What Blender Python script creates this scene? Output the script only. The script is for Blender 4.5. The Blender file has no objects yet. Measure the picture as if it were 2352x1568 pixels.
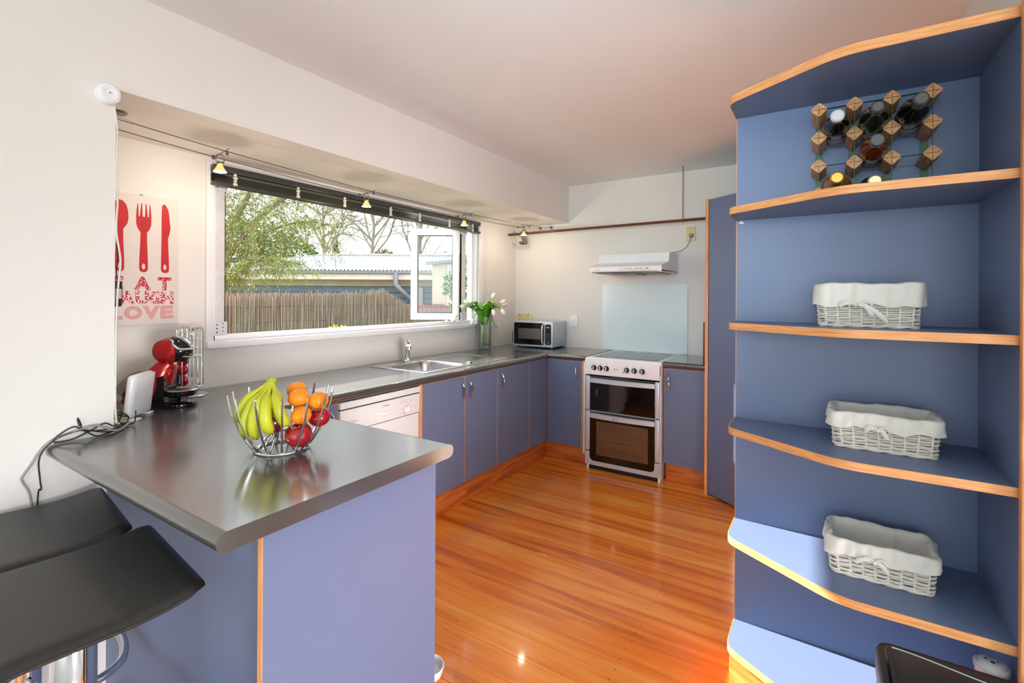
import bpy, bmesh, math, random
from mathutils import Vector, Matrix, noise
random.seed(7)
C = bpy.context.scene.collection
S = bpy.context.scene
R = math.radians
PI = math.pi

# ------------------------------------------------------------------ camera, sky, lights, exposure
cam_d = bpy.data.cameras.new('camera'); cam = bpy.data.objects.new('camera', cam_d); C.objects.link(cam)
cam_d.sensor_width = 36.0; cam_d.lens = 36.0*1113.34/2352; cam_d.shift_y = -102.94/2352; cam_d.clip_start = 0.02; cam_d.clip_end = 300
M = Matrix(((0.84154551, -0.00443104, 0.54016805), (0.54015767, -0.00337919, -0.84155705), (0.00555431, 0.99998447, -0.00045028)))
cam.matrix_world = Matrix.Translation((2.66281, -4.21479, 1.3767)) @ M.to_4x4()
S.camera = cam

W = bpy.data.worlds.new('sky'); S.world = W; W.use_nodes = True
nt = W.node_tree; nt.nodes.clear()
o_ = nt.nodes.new('ShaderNodeOutputWorld'); bg = nt.nodes.new('ShaderNodeBackground')
tc = nt.nodes.new('ShaderNodeTexCoord'); sp = nt.nodes.new('ShaderNodeSeparateXYZ'); rp = nt.nodes.new('ShaderNodeValToRGB')
nz = nt.nodes.new('ShaderNodeTexNoise'); nz.inputs['Scale'].default_value = 3.0; nz.inputs['Detail'].default_value = 5
mx = nt.nodes.new('ShaderNodeMix'); mx.data_type = 'RGBA'
rp.color_ramp.elements[0].position = 0.0; rp.color_ramp.elements[0].color = (0.93, 0.96, 1.0, 1)
rp.color_ramp.elements[1].position = 0.6; rp.color_ramp.elements[1].color = (0.62, 0.79, 1.0, 1)
mr = nt.nodes.new('ShaderNodeMapRange'); mr.inputs[1].default_value = 0.42; mr.inputs[2].default_value = 0.62
nt.links.new(tc.outputs['Generated'], sp.inputs[0]); nt.links.new(sp.outputs['Z'], rp.inputs[0])
nt.links.new(tc.outputs['Generated'], nz.inputs['Vector']); nt.links.new(nz.outputs['Fac'], mr.inputs[0])
nt.links.new(mr.outputs[0], mx.inputs[0]); nt.links.new(rp.outputs[0], mx.inputs[6]); mx.inputs[7].default_value = (0.95, 0.97, 1.0, 1)
nt.links.new(mx.outputs[2], bg.inputs[0]); bg.inputs[1].default_value = 2.9
nt.links.new(bg.outputs[0], o_.inputs[0])

def light(name, kind, loc, direction, energy, color=(1, 1, 1), size=None, angle=None, spread=None):
    l = bpy.data.lights.new(name, kind); l.energy = energy; l.color = color
    o = bpy.data.objects.new(name, l); C.objects.link(o); o.location = loc
    o.rotation_euler = Vector(direction).to_track_quat('-Z', 'Y').to_euler()
    if size: l.shape = 'RECTANGLE'; l.size, l.size_y = size
    if angle: l.angle = angle
    if spread: l.spread = spread
    return o
light('sun', 'SUN', (-6, -1.5, 6), (1, -0.03, -0.5255), 26.0, (1.0, 0.95, 0.86), angle=R(0.6))
light('dining_fill_added', 'AREA', (4.6, -4.4, 1.6), (0, 0, 1), 48, (0.80, 0.95, 1.0), size=(1.6, 1.6))  # added upward fill that brightens the ceiling; no such lamp in the room
light('rear_fill_added', 'AREA', (2.9, -7.9, 1.3), (0, 1, 0.1), 32, (0.8, 0.95, 1.0), size=(3.4, 2.2))  # added soft fill from behind the camera; its daylight source is guessed
light('low_side_fill_added', 'AREA', (5.6, -4.6, 0.6), (-0.93, 0.34, -0.06), 15, (1.0, 0.92, 0.95), size=(1.4, 1.0), spread=R(44))  # added narrow fill for the peninsula end and cupboards; no real door
fl_ = light('ceiling_fill_spot', 'SPOT', (2.5, -4.5, 1.65), (-0.42, 0.72, 0.55), 21, (0.9, 0.97, 1.0)); fl_.data.spot_size = R(110); fl_.data.spot_blend = 1.0; fl_.data.shadow_soft_size = 0.25  # unseen spot added to lift the ceiling, as if from a bounced flash
fl_ = light('kitchen_fill_spot', 'SPOT', (2.4, -4.45, 1.7), (-0.27, 0.90, 0.12), 140, (0.66, 0.86, 1.0)); fl_.data.spot_size = R(66); fl_.data.spot_blend = 1.0; fl_.data.shadow_soft_size = 0.4  # added spot that brightens the back wall and stove; source unseen
S.view_settings.view_transform = 'Standard'; S.view_settings.look = 'None'; S.view_settings.gamma = 1.0
S.view_settings.use_curve_mapping = False; S.view_settings.exposure = 0.0
cy = S.cycles
cy.use_denoising = True; cy.max_bounces = 8; cy.diffuse_bounces = 5; cy.glossy_bounces = 4; cy.transmission_bounces = 8
cy.transparent_max_bounces = 24; cy.sample_clamp_indirect = 6.0; cy.caustics_reflective = False; cy.caustics_refractive = False

# ------------------------------------------------------------------ materials
def s2l(c):
    return tuple((x/255/12.92 if x/255 <= 0.04045 else ((x/255+0.055)/1.055)**2.4) for x in c)
def mat(name, rgb, rough=0.5, metal=0.0, var=0.06, scale=30.0, bump=0.0, bscale=None, coat=0.0, spec=None, stretch=None, trans=0.0, emit=None, estr=0.0, rvar=0.0, crough=0.08):
    m = bpy.data.materials.new(name); m.use_nodes = True
    t = m.node_tree; b = t.nodes['Principled BSDF']
    col = s2l(rgb)
    b.inputs['Roughness'].default_value = rough; b.inputs['Metallic'].default_value = metal
    if coat: b.inputs['Coat Weight'].default_value = coat; b.inputs['Coat Roughness'].default_value = crough
    if spec is not None: b.inputs['Specular IOR Level'].default_value = spec
    if trans: b.inputs['Transmission Weight'].default_value = trans
    if emit: b.inputs['Emission Color'].default_value = (*s2l(emit), 1); b.inputs['Emission Strength'].default_value = estr
    co = t.nodes.new('ShaderNodeTexCoord'); mp = t.nodes.new('ShaderNodeMapping')
    t.links.new(co.outputs['Object'], mp.inputs['Vector'])
    if stretch: mp.inputs['Scale'].default_value = stretch
    n = t.nodes.new('ShaderNodeTexNoise'); n.inputs['Scale'].default_value = scale; n.inputs['Detail'].default_value = 4
    t.links.new(mp.outputs[0], n.inputs['Vector'])
    r = t.nodes.new('ShaderNodeValToRGB')
    r.color_ramp.elements[0].position = 0.3; r.color_ramp.elements[1].position = 0.7
    r.color_ramp.elements[0].color = (*[max(0, x*(1-var)) for x in col], 1)
    r.color_ramp.elements[1].color = (*[min(1, x*(1+var)) for x in col], 1)
    t.links.new(n.outputs['Fac'], r.inputs[0]); t.links.new(r.outputs[0], b.inputs['Base Color'])
    if rvar:
        q = t.nodes.new('ShaderNodeMapRange'); q.inputs[3].default_value = rough-rvar; q.inputs[4].default_value = rough+rvar
        t.links.new(n.outputs['Fac'], q.inputs[0]); t.links.new(q.outputs[0], b.inputs['Roughness'])
    if bump:
        n2 = t.nodes.new('ShaderNodeTexNoise'); n2.inputs['Scale'].default_value = bscale or scale; n2.inputs['Detail'].default_value = 3
        t.links.new(mp.outputs[0], n2.inputs['Vector'])
        bp = t.nodes.new('ShaderNodeBump'); bp.inputs['Strength'].default_value = bump; bp.inputs['Distance'].default_value = 0.004
        t.links.new(n2.outputs['Fac'], bp.inputs['Height']); t.links.new(bp.outputs[0], b.inputs['Normal'])
    return m
def _ior(m, v): m.node_tree.nodes['Principled BSDF'].inputs['Coat IOR'].default_value = v
def wood(name, dark, mid, lite, rough, stretch, scale=6.0, rand=0.0, coat=0.0, bump=0.05, contrast=(0.3, 0.52, 0.75)):
    m = bpy.data.materials.new(name); m.use_nodes = True
    t = m.node_tree; b = t.nodes['Principled BSDF']; b.inputs['Roughness'].default_value = rough
    if coat: b.inputs['Coat Weight'].default_value = coat; b.inputs['Coat Roughness'].default_value = 0.06
    co = t.nodes.new('ShaderNodeTexCoord'); mp = t.nodes.new('ShaderNodeMapping'); mp.inputs['Scale'].default_value = stretch
    t.links.new(co.outputs['Object'], mp.inputs['Vector'])
    oi = t.nodes.new('ShaderNodeObjectInfo')
    ml = t.nodes.new('ShaderNodeMath'); ml.operation = 'MULTIPLY'; ml.inputs[1].default_value = 37.0
    t.links.new(oi.outputs['Random'], ml.inputs[0])
    n = t.nodes.new('ShaderNodeTexNoise'); n.noise_dimensions = '4D'; n.inputs['Scale'].default_value = scale; n.inputs['Detail'].default_value = 6; n.inputs['Distortion'].default_value = 0.6
    t.links.new(mp.outputs[0], n.inputs['Vector']); t.links.new(ml.outputs[0], n.inputs['W'])
    ad = t.nodes.new('ShaderNodeMath'); ad.operation = 'MULTIPLY_ADD'; ad.inputs[1].default_value = rand; 
    sb = t.nodes.new('ShaderNodeMath'); sb.operation = 'SUBTRACT'; sb.inputs[1].default_value = 0.5
    t.links.new(oi.outputs['Random'], sb.inputs[0]); t.links.new(sb.outputs[0], ad.inputs[0]); t.links.new(n.outputs['Fac'], ad.inputs[2])
    r = t.nodes.new('ShaderNodeValToRGB'); e = r.color_ramp.elements
    e[0].position = contrast[0]; e[0].color = (*s2l(dark), 1); e[1].position = contrast[2]; e[1].color = (*s2l(lite), 1)
    k = e.new(contrast[1]); k.color = (*s2l(mid), 1)
    t.links.new(ad.outputs[0], r.inputs[0]); t.links.new(r.outputs[0], b.inputs['Base Color'])
    if bump:
        bp = t.nodes.new('ShaderNodeBump'); bp.inputs['Strength'].default_value = bump; bp.inputs['Distance'].default_value = 0.002
        t.links.new(n.outputs['Fac'], bp.inputs['Height']); t.links.new(bp.outputs[0], b.inputs['Normal'])
    return m
def glass(name, tint=(1, 1, 1), ior=1.45, amt=1.0, rough=0.0):
    m = bpy.data.materials.new(name); m.use_nodes = True
    t = m.node_tree; t.nodes.clear()
    o = t.nodes.new('ShaderNodeOutputMaterial'); mx = t.nodes.new('ShaderNodeMixShader')
    tr = t.nodes.new('ShaderNodeBsdfTransparent'); gl = t.nodes.new('ShaderNodeBsdfGlossy'); fr = t.nodes.new('ShaderNodeFresnel')
    nz = t.nodes.new('ShaderNodeTexNoise'); nz.inputs['Scale'].default_value = 2.0
    rr = t.nodes.new('ShaderNodeMapRange'); rr.inputs[3].default_value = rough; rr.inputs[4].default_value = rough+0.015
    t.links.new(nz.outputs['Fac'], rr.inputs[0]); t.links.new(rr.outputs[0], gl.inputs['Roughness'])
    tr.inputs[0].default_value = (*tint, 1); fr.inputs[0].default_value = ior
    mu = t.nodes.new('ShaderNodeMath'); mu.operation = 'MULTIPLY'; mu.inputs[1].default_value = amt
    t.links.new(fr.outputs[0], mu.inputs[0]); t.links.new(mu.outputs[0], mx.inputs[0])
    t.links.new(tr.outputs[0], mx.inputs[1]); t.links.new(gl.outputs[0], mx.inputs[2]); t.links.new(mx.outputs[0], o.inputs[0])
    return m
def pattern(name, a, b, kind, scale, thr=0.5):
    """two printed inks in a procedural pattern on paper"""
    m = bpy.data.materials.new(name); m.use_nodes = True
    t = m.node_tree; p = t.nodes['Principled BSDF']; p.inputs['Roughness'].default_value = 0.7
    co = t.nodes.new('ShaderNodeTexCoord'); mp = t.nodes.new('ShaderNodeMapping'); t.links.new(co.outputs['Object'], mp.inputs[0])
    if kind == 'cells':
        n = t.nodes.new('ShaderNodeTexVoronoi'); n.feature = 'DISTANCE_TO_EDGE'; n.inputs['Scale'].default_value = scale; src = n.outputs['Distance']
    elif kind == 'blotch':
        n = t.nodes.new('ShaderNodeTexNoise'); n.inputs['Scale'].default_value = scale; src = n.outputs['Fac']
    else:
        n = t.nodes.new('ShaderNodeTexWave'); n.inputs['Scale'].default_value = scale; n.bands_direction = 'DIAGONAL'; src = n.outputs['Fac']
    t.links.new(mp.outputs[0], n.inputs['Vector'])
    g = t.nodes.new('ShaderNodeMath'); g.operation = 'GREATER_THAN'; g.inputs[1].default_value = thr
    t.links.new(src, g.inputs[0])
    x = t.nodes.new('ShaderNodeMix'); x.data_type = 'RGBA'; t.links.new(g.outputs[0], x.inputs[0])
    x.inputs[6].default_value = (*s2l(a), 1); x.inputs[7].default_value = (*s2l(b), 1)
    t.links.new(x.outputs[2], p.inputs['Base Color'])
    return m

m_wall = mat('wall_paint', (228, 225, 219), 0.85, var=0.012, scale=4, bump=0.05, bscale=160)
m_ceil = mat('ceiling_paint', (231, 235, 236), 0.9, var=0.015, scale=2, bump=0.04, bscale=120)
m_trim = mat('white_trim_paint', (238, 238, 240), 0.4, var=0.01)
m_blue = mat('blue_laminate', (100, 115, 148), 0.42, var=0.03, scale=220, bump=0.03, bscale=400)
m_oak = wood('oak_edging', (198, 130, 72), (220, 156, 98), (230, 174, 120), 0.45, (40, 40, 2.5), 3)
m_oakh = wood('oak_edging_flat', (198, 130, 72), (220, 156, 98), (230, 174, 120), 0.45, (4, 5, 70), 3)
m_top = mat('charcoal_laminate', (50, 49, 48), 0.46, var=0.28, scale=420, bump=0.03, bscale=500, spec=1.0, coat=1.0, crough=0.16)
_ior(m_top, 1.9)
m_floor = wood('rimu_floorboard', (192, 88, 24), (247, 138, 34), (255, 178, 76), 0.22, (0.45, 7, 1), 3.0, rand=0.26, coat=0.35, bump=0.03, contrast=(0.22, 0.47, 0.75))
m_added_carpet = mat('bounce_muting_carpet', (196, 190, 180), 0.95, var=0.06, scale=200, bump=0.3, bscale=300)  # for the invented carpet that mutes floor bounce
m_gap = mat('floor_gap', (58, 28, 12), 0.8)
m_kick = wood('rimu_kickboard', (158, 78, 34), (198, 110, 50), (220, 138, 72), 0.4, (1.6, 1.6, 12), 2.2, rand=0.1)
m_white = mat('white_enamel', (238, 240, 244), 0.25, var=0.01)
m_cream = mat('warm_white_plastic', (222, 226, 228), 0.38, var=0.01)
m_ivory = mat('aged_ivory_plastic', (226, 208, 150), 0.4, var=0.03)
m_silver = mat('silver_paint', (200, 206, 216), 0.36, 0.3, var=0.02)
m_chrome = mat('chrome', (225, 226, 230), 0.08, 1.0, var=0.02)
m_steel = mat('brushed_steel', (205, 205, 205), 0.24, 1.0, var=0.05, scale=60, stretch=(1, 12, 1))
m_dsteel = mat('dull_steel', (120, 116, 110), 0.4, 0.8, var=0.06)
m_black = mat('black_plastic', (24, 24, 25), 0.35, var=0.1)
m_bgloss = mat('gloss_black', (12, 12, 14), 0.08, var=0.1)
m_oven = mat('smoked_oven_glass', (20, 14, 10), 0.05, var=0.2, scale=8)
m_hob = mat('ceramic_hob_glass', (30, 34, 36), 0.05, var=0.05)
m_cavity = mat('oven_cavity_enamel', (96, 66, 42), 0.5, var=0.15, scale=15)
m_leather = mat('black_leatherette', (34, 33, 31), 0.42, var=0.08, scale=60, bump=0.10, bscale=260)
m_red = mat('metallic_red', (176, 14, 22), 0.24, 0.45, var=0.03, coat=0.6)
m_pod = mat('red_foil', (190, 22, 44), 0.25, 0.3, var=0.15, scale=90)
m_tank = mat('smoky_tank', (150, 140, 130), 0.2, var=0.05)
m_banana = mat('banana_skin', (186, 190, 40), 0.45, var=0.14, scale=16)
m_bstem = mat('banana_stem', (150, 166, 50), 0.5, var=0.1)
m_btip = mat('banana_crown', (84, 62, 28), 0.7, var=0.2)
m_orange = mat('mandarin_skin', (250, 140, 14), 0.38, var=0.05, scale=40, bump=0.25, bscale=130)
m_apple = mat('apple_skin', (160, 24, 34), 0.22, var=0.3, scale=22, coat=0.3)
m_dapple = mat('dark_apple_skin', (104, 12, 26), 0.2, var=0.25, scale=22, coat=0.3)
m_sticker = mat('fruit_sticker', (222, 222, 240), 0.5)
m_wicker = mat('white_wicker', (226, 218, 206), 0.6, var=0.08, scale=80)
m_cloth = mat('white_cotton', (216, 212, 204), 0.9, var=0.015, scale=40, bump=0.25, bscale=45)
m_canvas = mat('canvas_board', (222, 214, 208), 0.8, var=0.01)
m_print = mat('red_print', (190, 28, 34), 0.6, var=0.12, scale=14)
m_eat = pattern('red_lattice_print', (182, 26, 40), (236, 222, 216), 'cells', 120, 0.20)
m_laugh = pattern('red_blotch_print', (236, 222, 216), (182, 26, 40), 'blotch', 130, 0.49)
m_love = pattern('red_hatch_print', (232, 190, 186), (196, 92, 98), 'hatch', 150, 0.62)
m_hatch = mat('pale_red_print', (204, 110, 112), 0.7)
m_glass = glass('window_glass', (0.96, 0.98, 0.97), 1.45)
m_vase = glass('vase_glass', (0.975, 0.99, 0.98), 1.45, 0.8)
m_water = glass('water', (0.96, 0.985, 0.97), 1.25, 0.6)
m_splash = mat('frosted_green_glass', (222, 238, 240), 0.12, var=0.01, coat=0.5)
m_tulip = mat('tulip_petal', (246, 244, 236), 0.5, var=0.02)
m_stem = mat('tulip_stem', (120, 160, 62), 0.45, var=0.1)
m_leafg = mat('tulip_leaf', (84, 150, 36), 0.4, var=0.3, scale=14)
m_rail = wood('pot_rail_wood', (70, 30, 12), (106, 54, 24), (130, 72, 36), 0.4, (3, 30, 30), 4)
m_block = wood('rack_oak', (160, 104, 58), (196, 138, 84), (214, 160, 104), 0.5, (20, 4, 40), 4, rand=0.12)
m_strip = mat('green_rack_metal', (58, 84, 62), 0.4, 0.5, var=0.08)
m_bott = mat('dark_bottle_glass', (12, 16, 12), 0.05, var=0.2)
m_bottg = mat('green_bottle_glass', (22, 28, 10), 0.06, var=0.2)
m_amber = mat('amber_spirit', (96, 34, 12), 0.08, var=0.15)
m_label = mat('paper_label', (196, 184, 176), 0.7, var=0.06)
m_gold = mat('gold_foil', (190, 150, 70), 0.3, 0.8, var=0.1)
m_pgold = mat('pale_gold_foil', (206, 196, 150), 0.3, 0.7, var=0.1)
m_rlabel = mat('red_label', (130, 22, 30), 0.5, var=0.1)
m_cap = mat('white_cap', (178, 180, 184), 0.4)
m_bcap = mat('dark_cap', (58, 58, 58), 0.4)
m_wire = mat('dark_wire', (98, 84, 66), 0.5, 0.4)
m_cord = mat('black_cord', (26, 26, 26), 0.5)
m_gcord = mat('grey_cord', (150, 148, 142), 0.5)
m_wcord = mat('white_cord', (216, 214, 206), 0.5)
m_yel = mat('yellow_cord', (214, 170, 30), 0.5)
m_redp = mat('red_plug', (220, 60, 40), 0.5)
m_bulb = mat('lamp_filament', (255, 220, 170), 0.4, emit=(255, 206, 140), estr=30.0)
m_shade = mat('amber_lamp_glass', (250, 190, 120), 0.2, emit=(255, 190, 110), estr=0.9)
m_blind = mat('charcoal_slat', (62, 60, 58), 0.35, 0.2, var=0.06)
m_wslat = mat('white_tape', (214, 208, 198), 0.7)
m_slat_glint = mat('slat_glint', (196, 198, 202), 0.35, 0.6, var=0.04)  # pale metal standing in for a glint on the blind
m_stay = mat('grey_stay_paint', (214, 213, 216), 0.5)
m_bin = mat('black_bin_plastic', (32, 31, 32), 0.4, var=0.06, bump=0.05, bscale=500)
m_dwprint = mat('grey_print', (150, 146, 144), 0.6)
m_rprint = mat('red_logo_print', (216, 60, 56), 0.6)
# outdoors
m_bark = mat('bark', (112, 98, 78), 0.9, var=0.2, scale=20, bump=0.4)
m_pbark = mat('pale_bark', (150, 140, 128), 0.9, var=0.2, scale=20)
m_willow = mat('willow_leaf', (128, 140, 58), 0.5, var=0.35, scale=4)
m_green = mat('tree_leaf', (80, 108, 46), 0.5, var=0.4, scale=3)
m_cam = mat('camellia_leaf', (84, 118, 56), 0.3, var=0.4, scale=9)
m_lime = mat('lime_leaf', (176, 196, 60), 0.5, var=0.3, scale=9)
m_dgreen = mat('conifer_needle', (60, 80, 64), 0.8, var=0.2, scale=5)
m_brown = mat('dry_brush', (128, 108, 80), 0.9, var=0.3, scale=9)
m_reed = wood('brush_reed', (104, 92, 80), (158, 144, 128), (204, 194, 180), 0.9, (60, 60, 1.2), 2.4, bump=0)
m_redfence = mat('red_fence_paint', (150, 74, 62), 0.8, var=0.12, scale=12)
m_wboard = mat('blue_grey_weatherboard', (98, 118, 136), 0.7, var=0.1, scale=3)
m_soffit = mat('weathered_board', (168, 164, 150), 0.8, var=0.1, scale=3)
m_iron = mat('galvanised_roof', (172, 173, 176), 0.45, 0.1, var=0.05, scale=3)
m_fascia = mat('peeling_white_paint', (226, 224, 220), 0.7, var=0.08, scale=9)
m_gutter = mat('zinc_gutter', (138, 150, 160), 0.5, 0.3, var=0.06)
m_creamw = mat('cream_render', (188, 184, 168), 0.8, var=0.03)
m_grass = mat('grass', (92, 112, 52), 0.9, var=0.3, scale=6, bump=0.5, bscale=40)

# ------------------------------------------------------------------ mesh building
class MB:
    def __init__(s): s.v = []; s.f = []
    def add(s, v, f):
        n = len(s.v); s.v += [tuple(x) for x in v]; s.f += [tuple(i+n for i in q) for q in f]; return s
    def box(s, lo, hi, bev=0.0, seg=2):
        x0, y0, z0 = [min(a, b) for a, b in zip(lo, hi)]; x1, y1, z1 = [max(a, b) for a, b in zip(lo, hi)]
        v = [(x0,y0,z0),(x1,y0,z0),(x1,y1,z0),(x0,y1,z0),(x0,y0,z1),(x1,y0,z1),(x1,y1,z1),(x0,y1,z1)]
        f = [(0,3,2,1),(4,5,6,7),(0,1,5,4),(1,2,6,5),(2,3,7,6),(3,0,4,7)]
        if bev <= 0: return s.add(v, f)
        bev = min(bev, 0.49*min(x1-x0, y1-y0, z1-z0))
        return s.bev(v, f, bev, seg)
    def bev(s, v, f, bev, seg=2, pick=None):
        bm = bmesh.new(); vs = [bm.verts.new(p) for p in v]
        for q in f: bm.faces.new([vs[i] for i in q])
        bm.normal_update()
        ed = [e for e in bm.edges if (pick is None or pick(e))]
        bmesh.ops.bevel(bm, geom=ed, offset=bev, segments=seg, profile=0.5, affect='EDGES', clamp_overlap=True)
        bm.verts.index_update()
        s.add([w.co[:] for w in bm.verts], [tuple(w.index for w in q.verts) for q in bm.faces]); bm.free(); return s
    def prism(s, poly, ax, a, b, bev=0.0, seg=2):
        def P(p, h):
            return {'Z': (p[0], p[1], h), 'Y': (p[0], h, p[1]), 'X': (h, p[0], p[1])}[ax]
        n = len(poly); v = [P(p, a) for p in poly]+[P(p, b) for p in poly]
        f = [tuple(range(n)), tuple(range(2*n-1, n-1, -1))]+[(i, (i+1) % n, n+(i+1) % n, n+i) for i in range(n)]
        return s.bev(v, f, bev, seg) if bev else s.add(v, f)
    def tube(s, pts, r, n=8, closed=False, caps=True, flat=1.0, up=None):
        pts = [Vector(p) for p in pts]; m = len(pts)
        rs = r if isinstance(r, (list, tuple)) else [r]*m
        T = []
        for i in range(m):
            a = pts[(i-1) % m] if (closed or i > 0) else pts[i]; b = pts[(i+1) % m] if (closed or i < m-1) else pts[i]
            d = b-a; T.append(d.normalized() if d.length > 1e-9 else Vector((0, 0, 1)))
        u = Vector(up) if up else (Vector((0, 0, 1)) if abs(T[0].z) < 0.9 else Vector((1, 0, 0)))
        v = []
        for i in range(m):
            u = (u-T[i]*u.dot(T[i]));
            if u.length < 1e-6: u = T[i].orthogonal()
            u.normalize(); w = T[i].cross(u)
            for k in range(n):
                an = 2*PI*k/n; v.append(pts[i]+(u*math.cos(an)+w*math.sin(an)*flat)*rs[i])
        f = []
        for i in range(m if closed else m-1):
            j = (i+1) % m
            for k in range(n): f.append((i*n+k, i*n+(k+1) % n, j*n+(k+1) % n, j*n+k))
        if caps and not closed: f.append(tuple(range(n-1, -1, -1))); f.append(tuple((m-1)*n+k for k in range(n)))
        return s.add(v, f)
    def lathe(s, prof, c=(0, 0, 0), n=24, axis=(0, 0, 1), sx=1.0, sy=1.0):
        a = Vector(axis).normalized(); u = a.orthogonal().normalized()
        if abs(a.z) > 0.99: u = Vector((1, 0, 0))
        w = a.cross(u); c = Vector(c); v = []; idx = []
        for r, z in prof:
            if r < 1e-6: idx.append([len(v)]*n); v.append(c+a*z)
            else:
                b = len(v); idx.append([b+k for k in range(n)])
                for k in range(n):
                    an = 2*PI*k/n; v.append(c+a*z+u*(r*math.cos(an)*sx)+w*(r*math.sin(an)*sy))
        f = []
        for i in range(len(prof)-1):
            p, q = idx[i], idx[i+1]
            for k in range(n):
                k2 = (k+1) % n; face = []
                for t in (p[k], p[k2], q[k2], q[k]):
                    if t not in face: face.append(t)
                if len(face) > 2: f.append(tuple(face))
        return s.add(v, f)
    def cyl(s, a, b, r, n=16, r2=None):
        a = Vector(a); b = Vector(b); L = (b-a).length; r2 = r if r2 is None else r2
        return s.lathe([(0, 0), (r, 0), (r2, L), (0, L)], a, n, b-a)
    def ball(s, c, r, n=20, m=12, sx=1, sy=1, sz=1):
        return s.lathe([(r*math.sin(PI*i/m), -r*sz*math.cos(PI*i/m)) for i in range(m+1)], c, n, (0, 0, 1), sx, sy)
    def grid(s, fn, nu, nv, wrap=False):
        v = [fn(i/nu, j/nv) for i in range(nu+(0 if wrap else 1)) for j in range(nv+1)]
        m = nu if wrap else nu+1; f = []
        for i in range(nu):
            for j in range(nv):
                i2 = (i+1) % m; f.append((i*(nv+1)+j, i2*(nv+1)+j, i2*(nv+1)+j+1, i*(nv+1)+j+1))
        return s.add(v, f)
    def xf(s, mtx):
        s.v = [tuple(mtx @ Vector(p)) for p in s.v]; return s

def root_of(o):
    while o.parent: o = o.parent
    return o
def obj(name, mb, m, parent=None, local=False, smooth=40, label=None):
    """one mesh object; vertices are given in world space unless local"""
    me = bpy.data.meshes.new(name)
    v = mb.v
    if parent is not None and not local:
        L = root_of(parent).location; v = [(p[0]-L.x, p[1]-L.y, p[2]-L.z) for p in v]
    me.from_pydata(v, [], mb.f); me.validate()
    bm = bmesh.new(); bm.from_mesh(me); bmesh.ops.recalc_face_normals(bm, faces=bm.faces); bm.to_mesh(me); bm.free()
    if smooth:
        me.polygons.foreach_set('use_smooth', [True]*len(me.polygons)); me.set_sharp_from_angle(angle=R(smooth))
    me.materials.append(m)
    o = bpy.data.objects.new(name, me); C.objects.link(o)
    if parent is not None: o.parent = parent
    if label: o['label'] = label
    return o
def thing(name, label, cat, loc=(0, 0, 0), rotz=0.0, group=None):
    o = bpy.data.objects.new(name, None); C.objects.link(o); o.empty_display_size = 0.05
    o.location = loc; o.rotation_euler = (0, 0, rotz); o['label'] = label; o['category'] = cat
    if group: o['group'] = group
    return o
def tag(o, label, cat, group=None, kind=None):
    o['label'] = label; o['category'] = cat
    if group: o['group'] = group
    if kind: o['kind'] = kind
    return o
def struct(name, mb, m, label=None, parent=None, **k):
    o = obj(name, mb, m, parent, **k)
    if parent is None: o['kind'] = 'structure'; o['category'] = 'structure'
    if label: o['label'] = label
    return o
def dup(o, parent=None):
    c = o.copy(); C.objects.link(c)
    if parent is not None: c.parent = parent
    for ch in list(o.children): dup(ch, c)
    return c
def pull(name, parent, p0, p1, out, mt):
    """bow handle between two fixing points, bulging along out"""
    p0 = Vector(p0); p1 = Vector(p1); out = Vector(out); pts = []
    for i in range(11):
        t = i/10; pts.append(p0.lerp(p1, t)+out*(math.sin(PI*t)**0.6*0.026))
    return obj(name, MB().tube(pts, [0.0045+0.0022*math.sin(PI*i/10) for i in range(11)], 8), mt, parent)
def text(name, s, h, mt, parent, origin, xd, ud, width=None, thick=0.0, ext=0.0006, align='CENTER'):
    cu = bpy.data.curves.new(name, 'FONT'); cu.body = s; cu.size = 1.0; cu.align_x = align; cu.extrude = 0.0; cu.offset = thick
    cu.resolution_u = 3
    t = bpy.data.objects.new(name, cu); me = bpy.data.meshes.new_from_object(t); bpy.data.objects.remove(t); bpy.data.curves.remove(cu)
    vs = [v.co.copy() for v in me.vertices]; fs = [tuple(p.vertices) for p in me.polygons]; bpy.data.meshes.remove(me)
    x0 = min(v.x for v in vs); x1 = max(v.x for v in vs); y0 = min(v.y for v in vs); y1 = max(v.y for v in vs)
    sy = h/(y1-y0); sx = (width/(x1-x0)) if width else sy
    xd = Vector(xd); ud = Vector(ud); nd = xd.cross(ud); og = Vector(origin); mb = MB()
    ref = (x0+x1)/2 if align == 'CENTER' else x0
    mb.add([og+xd*((v.x-ref)*sx)+ud*((v.y-y0)*sy)+nd*ext for v in vs], fs)
    return obj(name, mb, mt, parent, smooth=0)
# ------------------------------------------------------------------ room shell
ZC = 2.44; ZB = 2.087; XN = 0.6; YN = -3.546
def wall_rects(mb, x0, x1, rects):
    for (y0, y1, z0, z1) in rects: mb.box((x0, y0, z0), (x1, y1, z1))
WY0, WY1, WZ0, WZ1 = -2.945, -0.645, 1.135, 2.045      # clear window opening
w = MB(); wall_rects(w, -0.10, 0.0, [(YN-0.1, WY0, 0, ZC), (WY1, 0.12, 0, ZC), (WY0, WY1, 0, WZ0), (WY0, WY1, WZ1, ZC)])
wall_left = struct('wall_left', w, m_wall, 'beige kitchen wall around the wide window', smooth=0)
struct('wall_back', MB().box((-0.16, 0, 0), (3.3, 0.12, ZC)), m_wall, 'beige wall behind the stove and microwave', smooth=0)
struct('wall_near', MB().box((-0.16, -8.1, 0), (XN, YN, ZC)), m_wall, 'beige wall at the left where the stools stand', smooth=0)
struct('wall_bulkhead', MB().box((0, YN, ZB), (XN, 0, ZC)), m_wall, 'beige boxed bulkhead above the window bench', smooth=0)
struct('wall_right', MB().box((3.092, -2.63, 0), (3.3, 0, ZC)), m_wall, 'beige wall behind the blue shelf unit', smooth=0)
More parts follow.
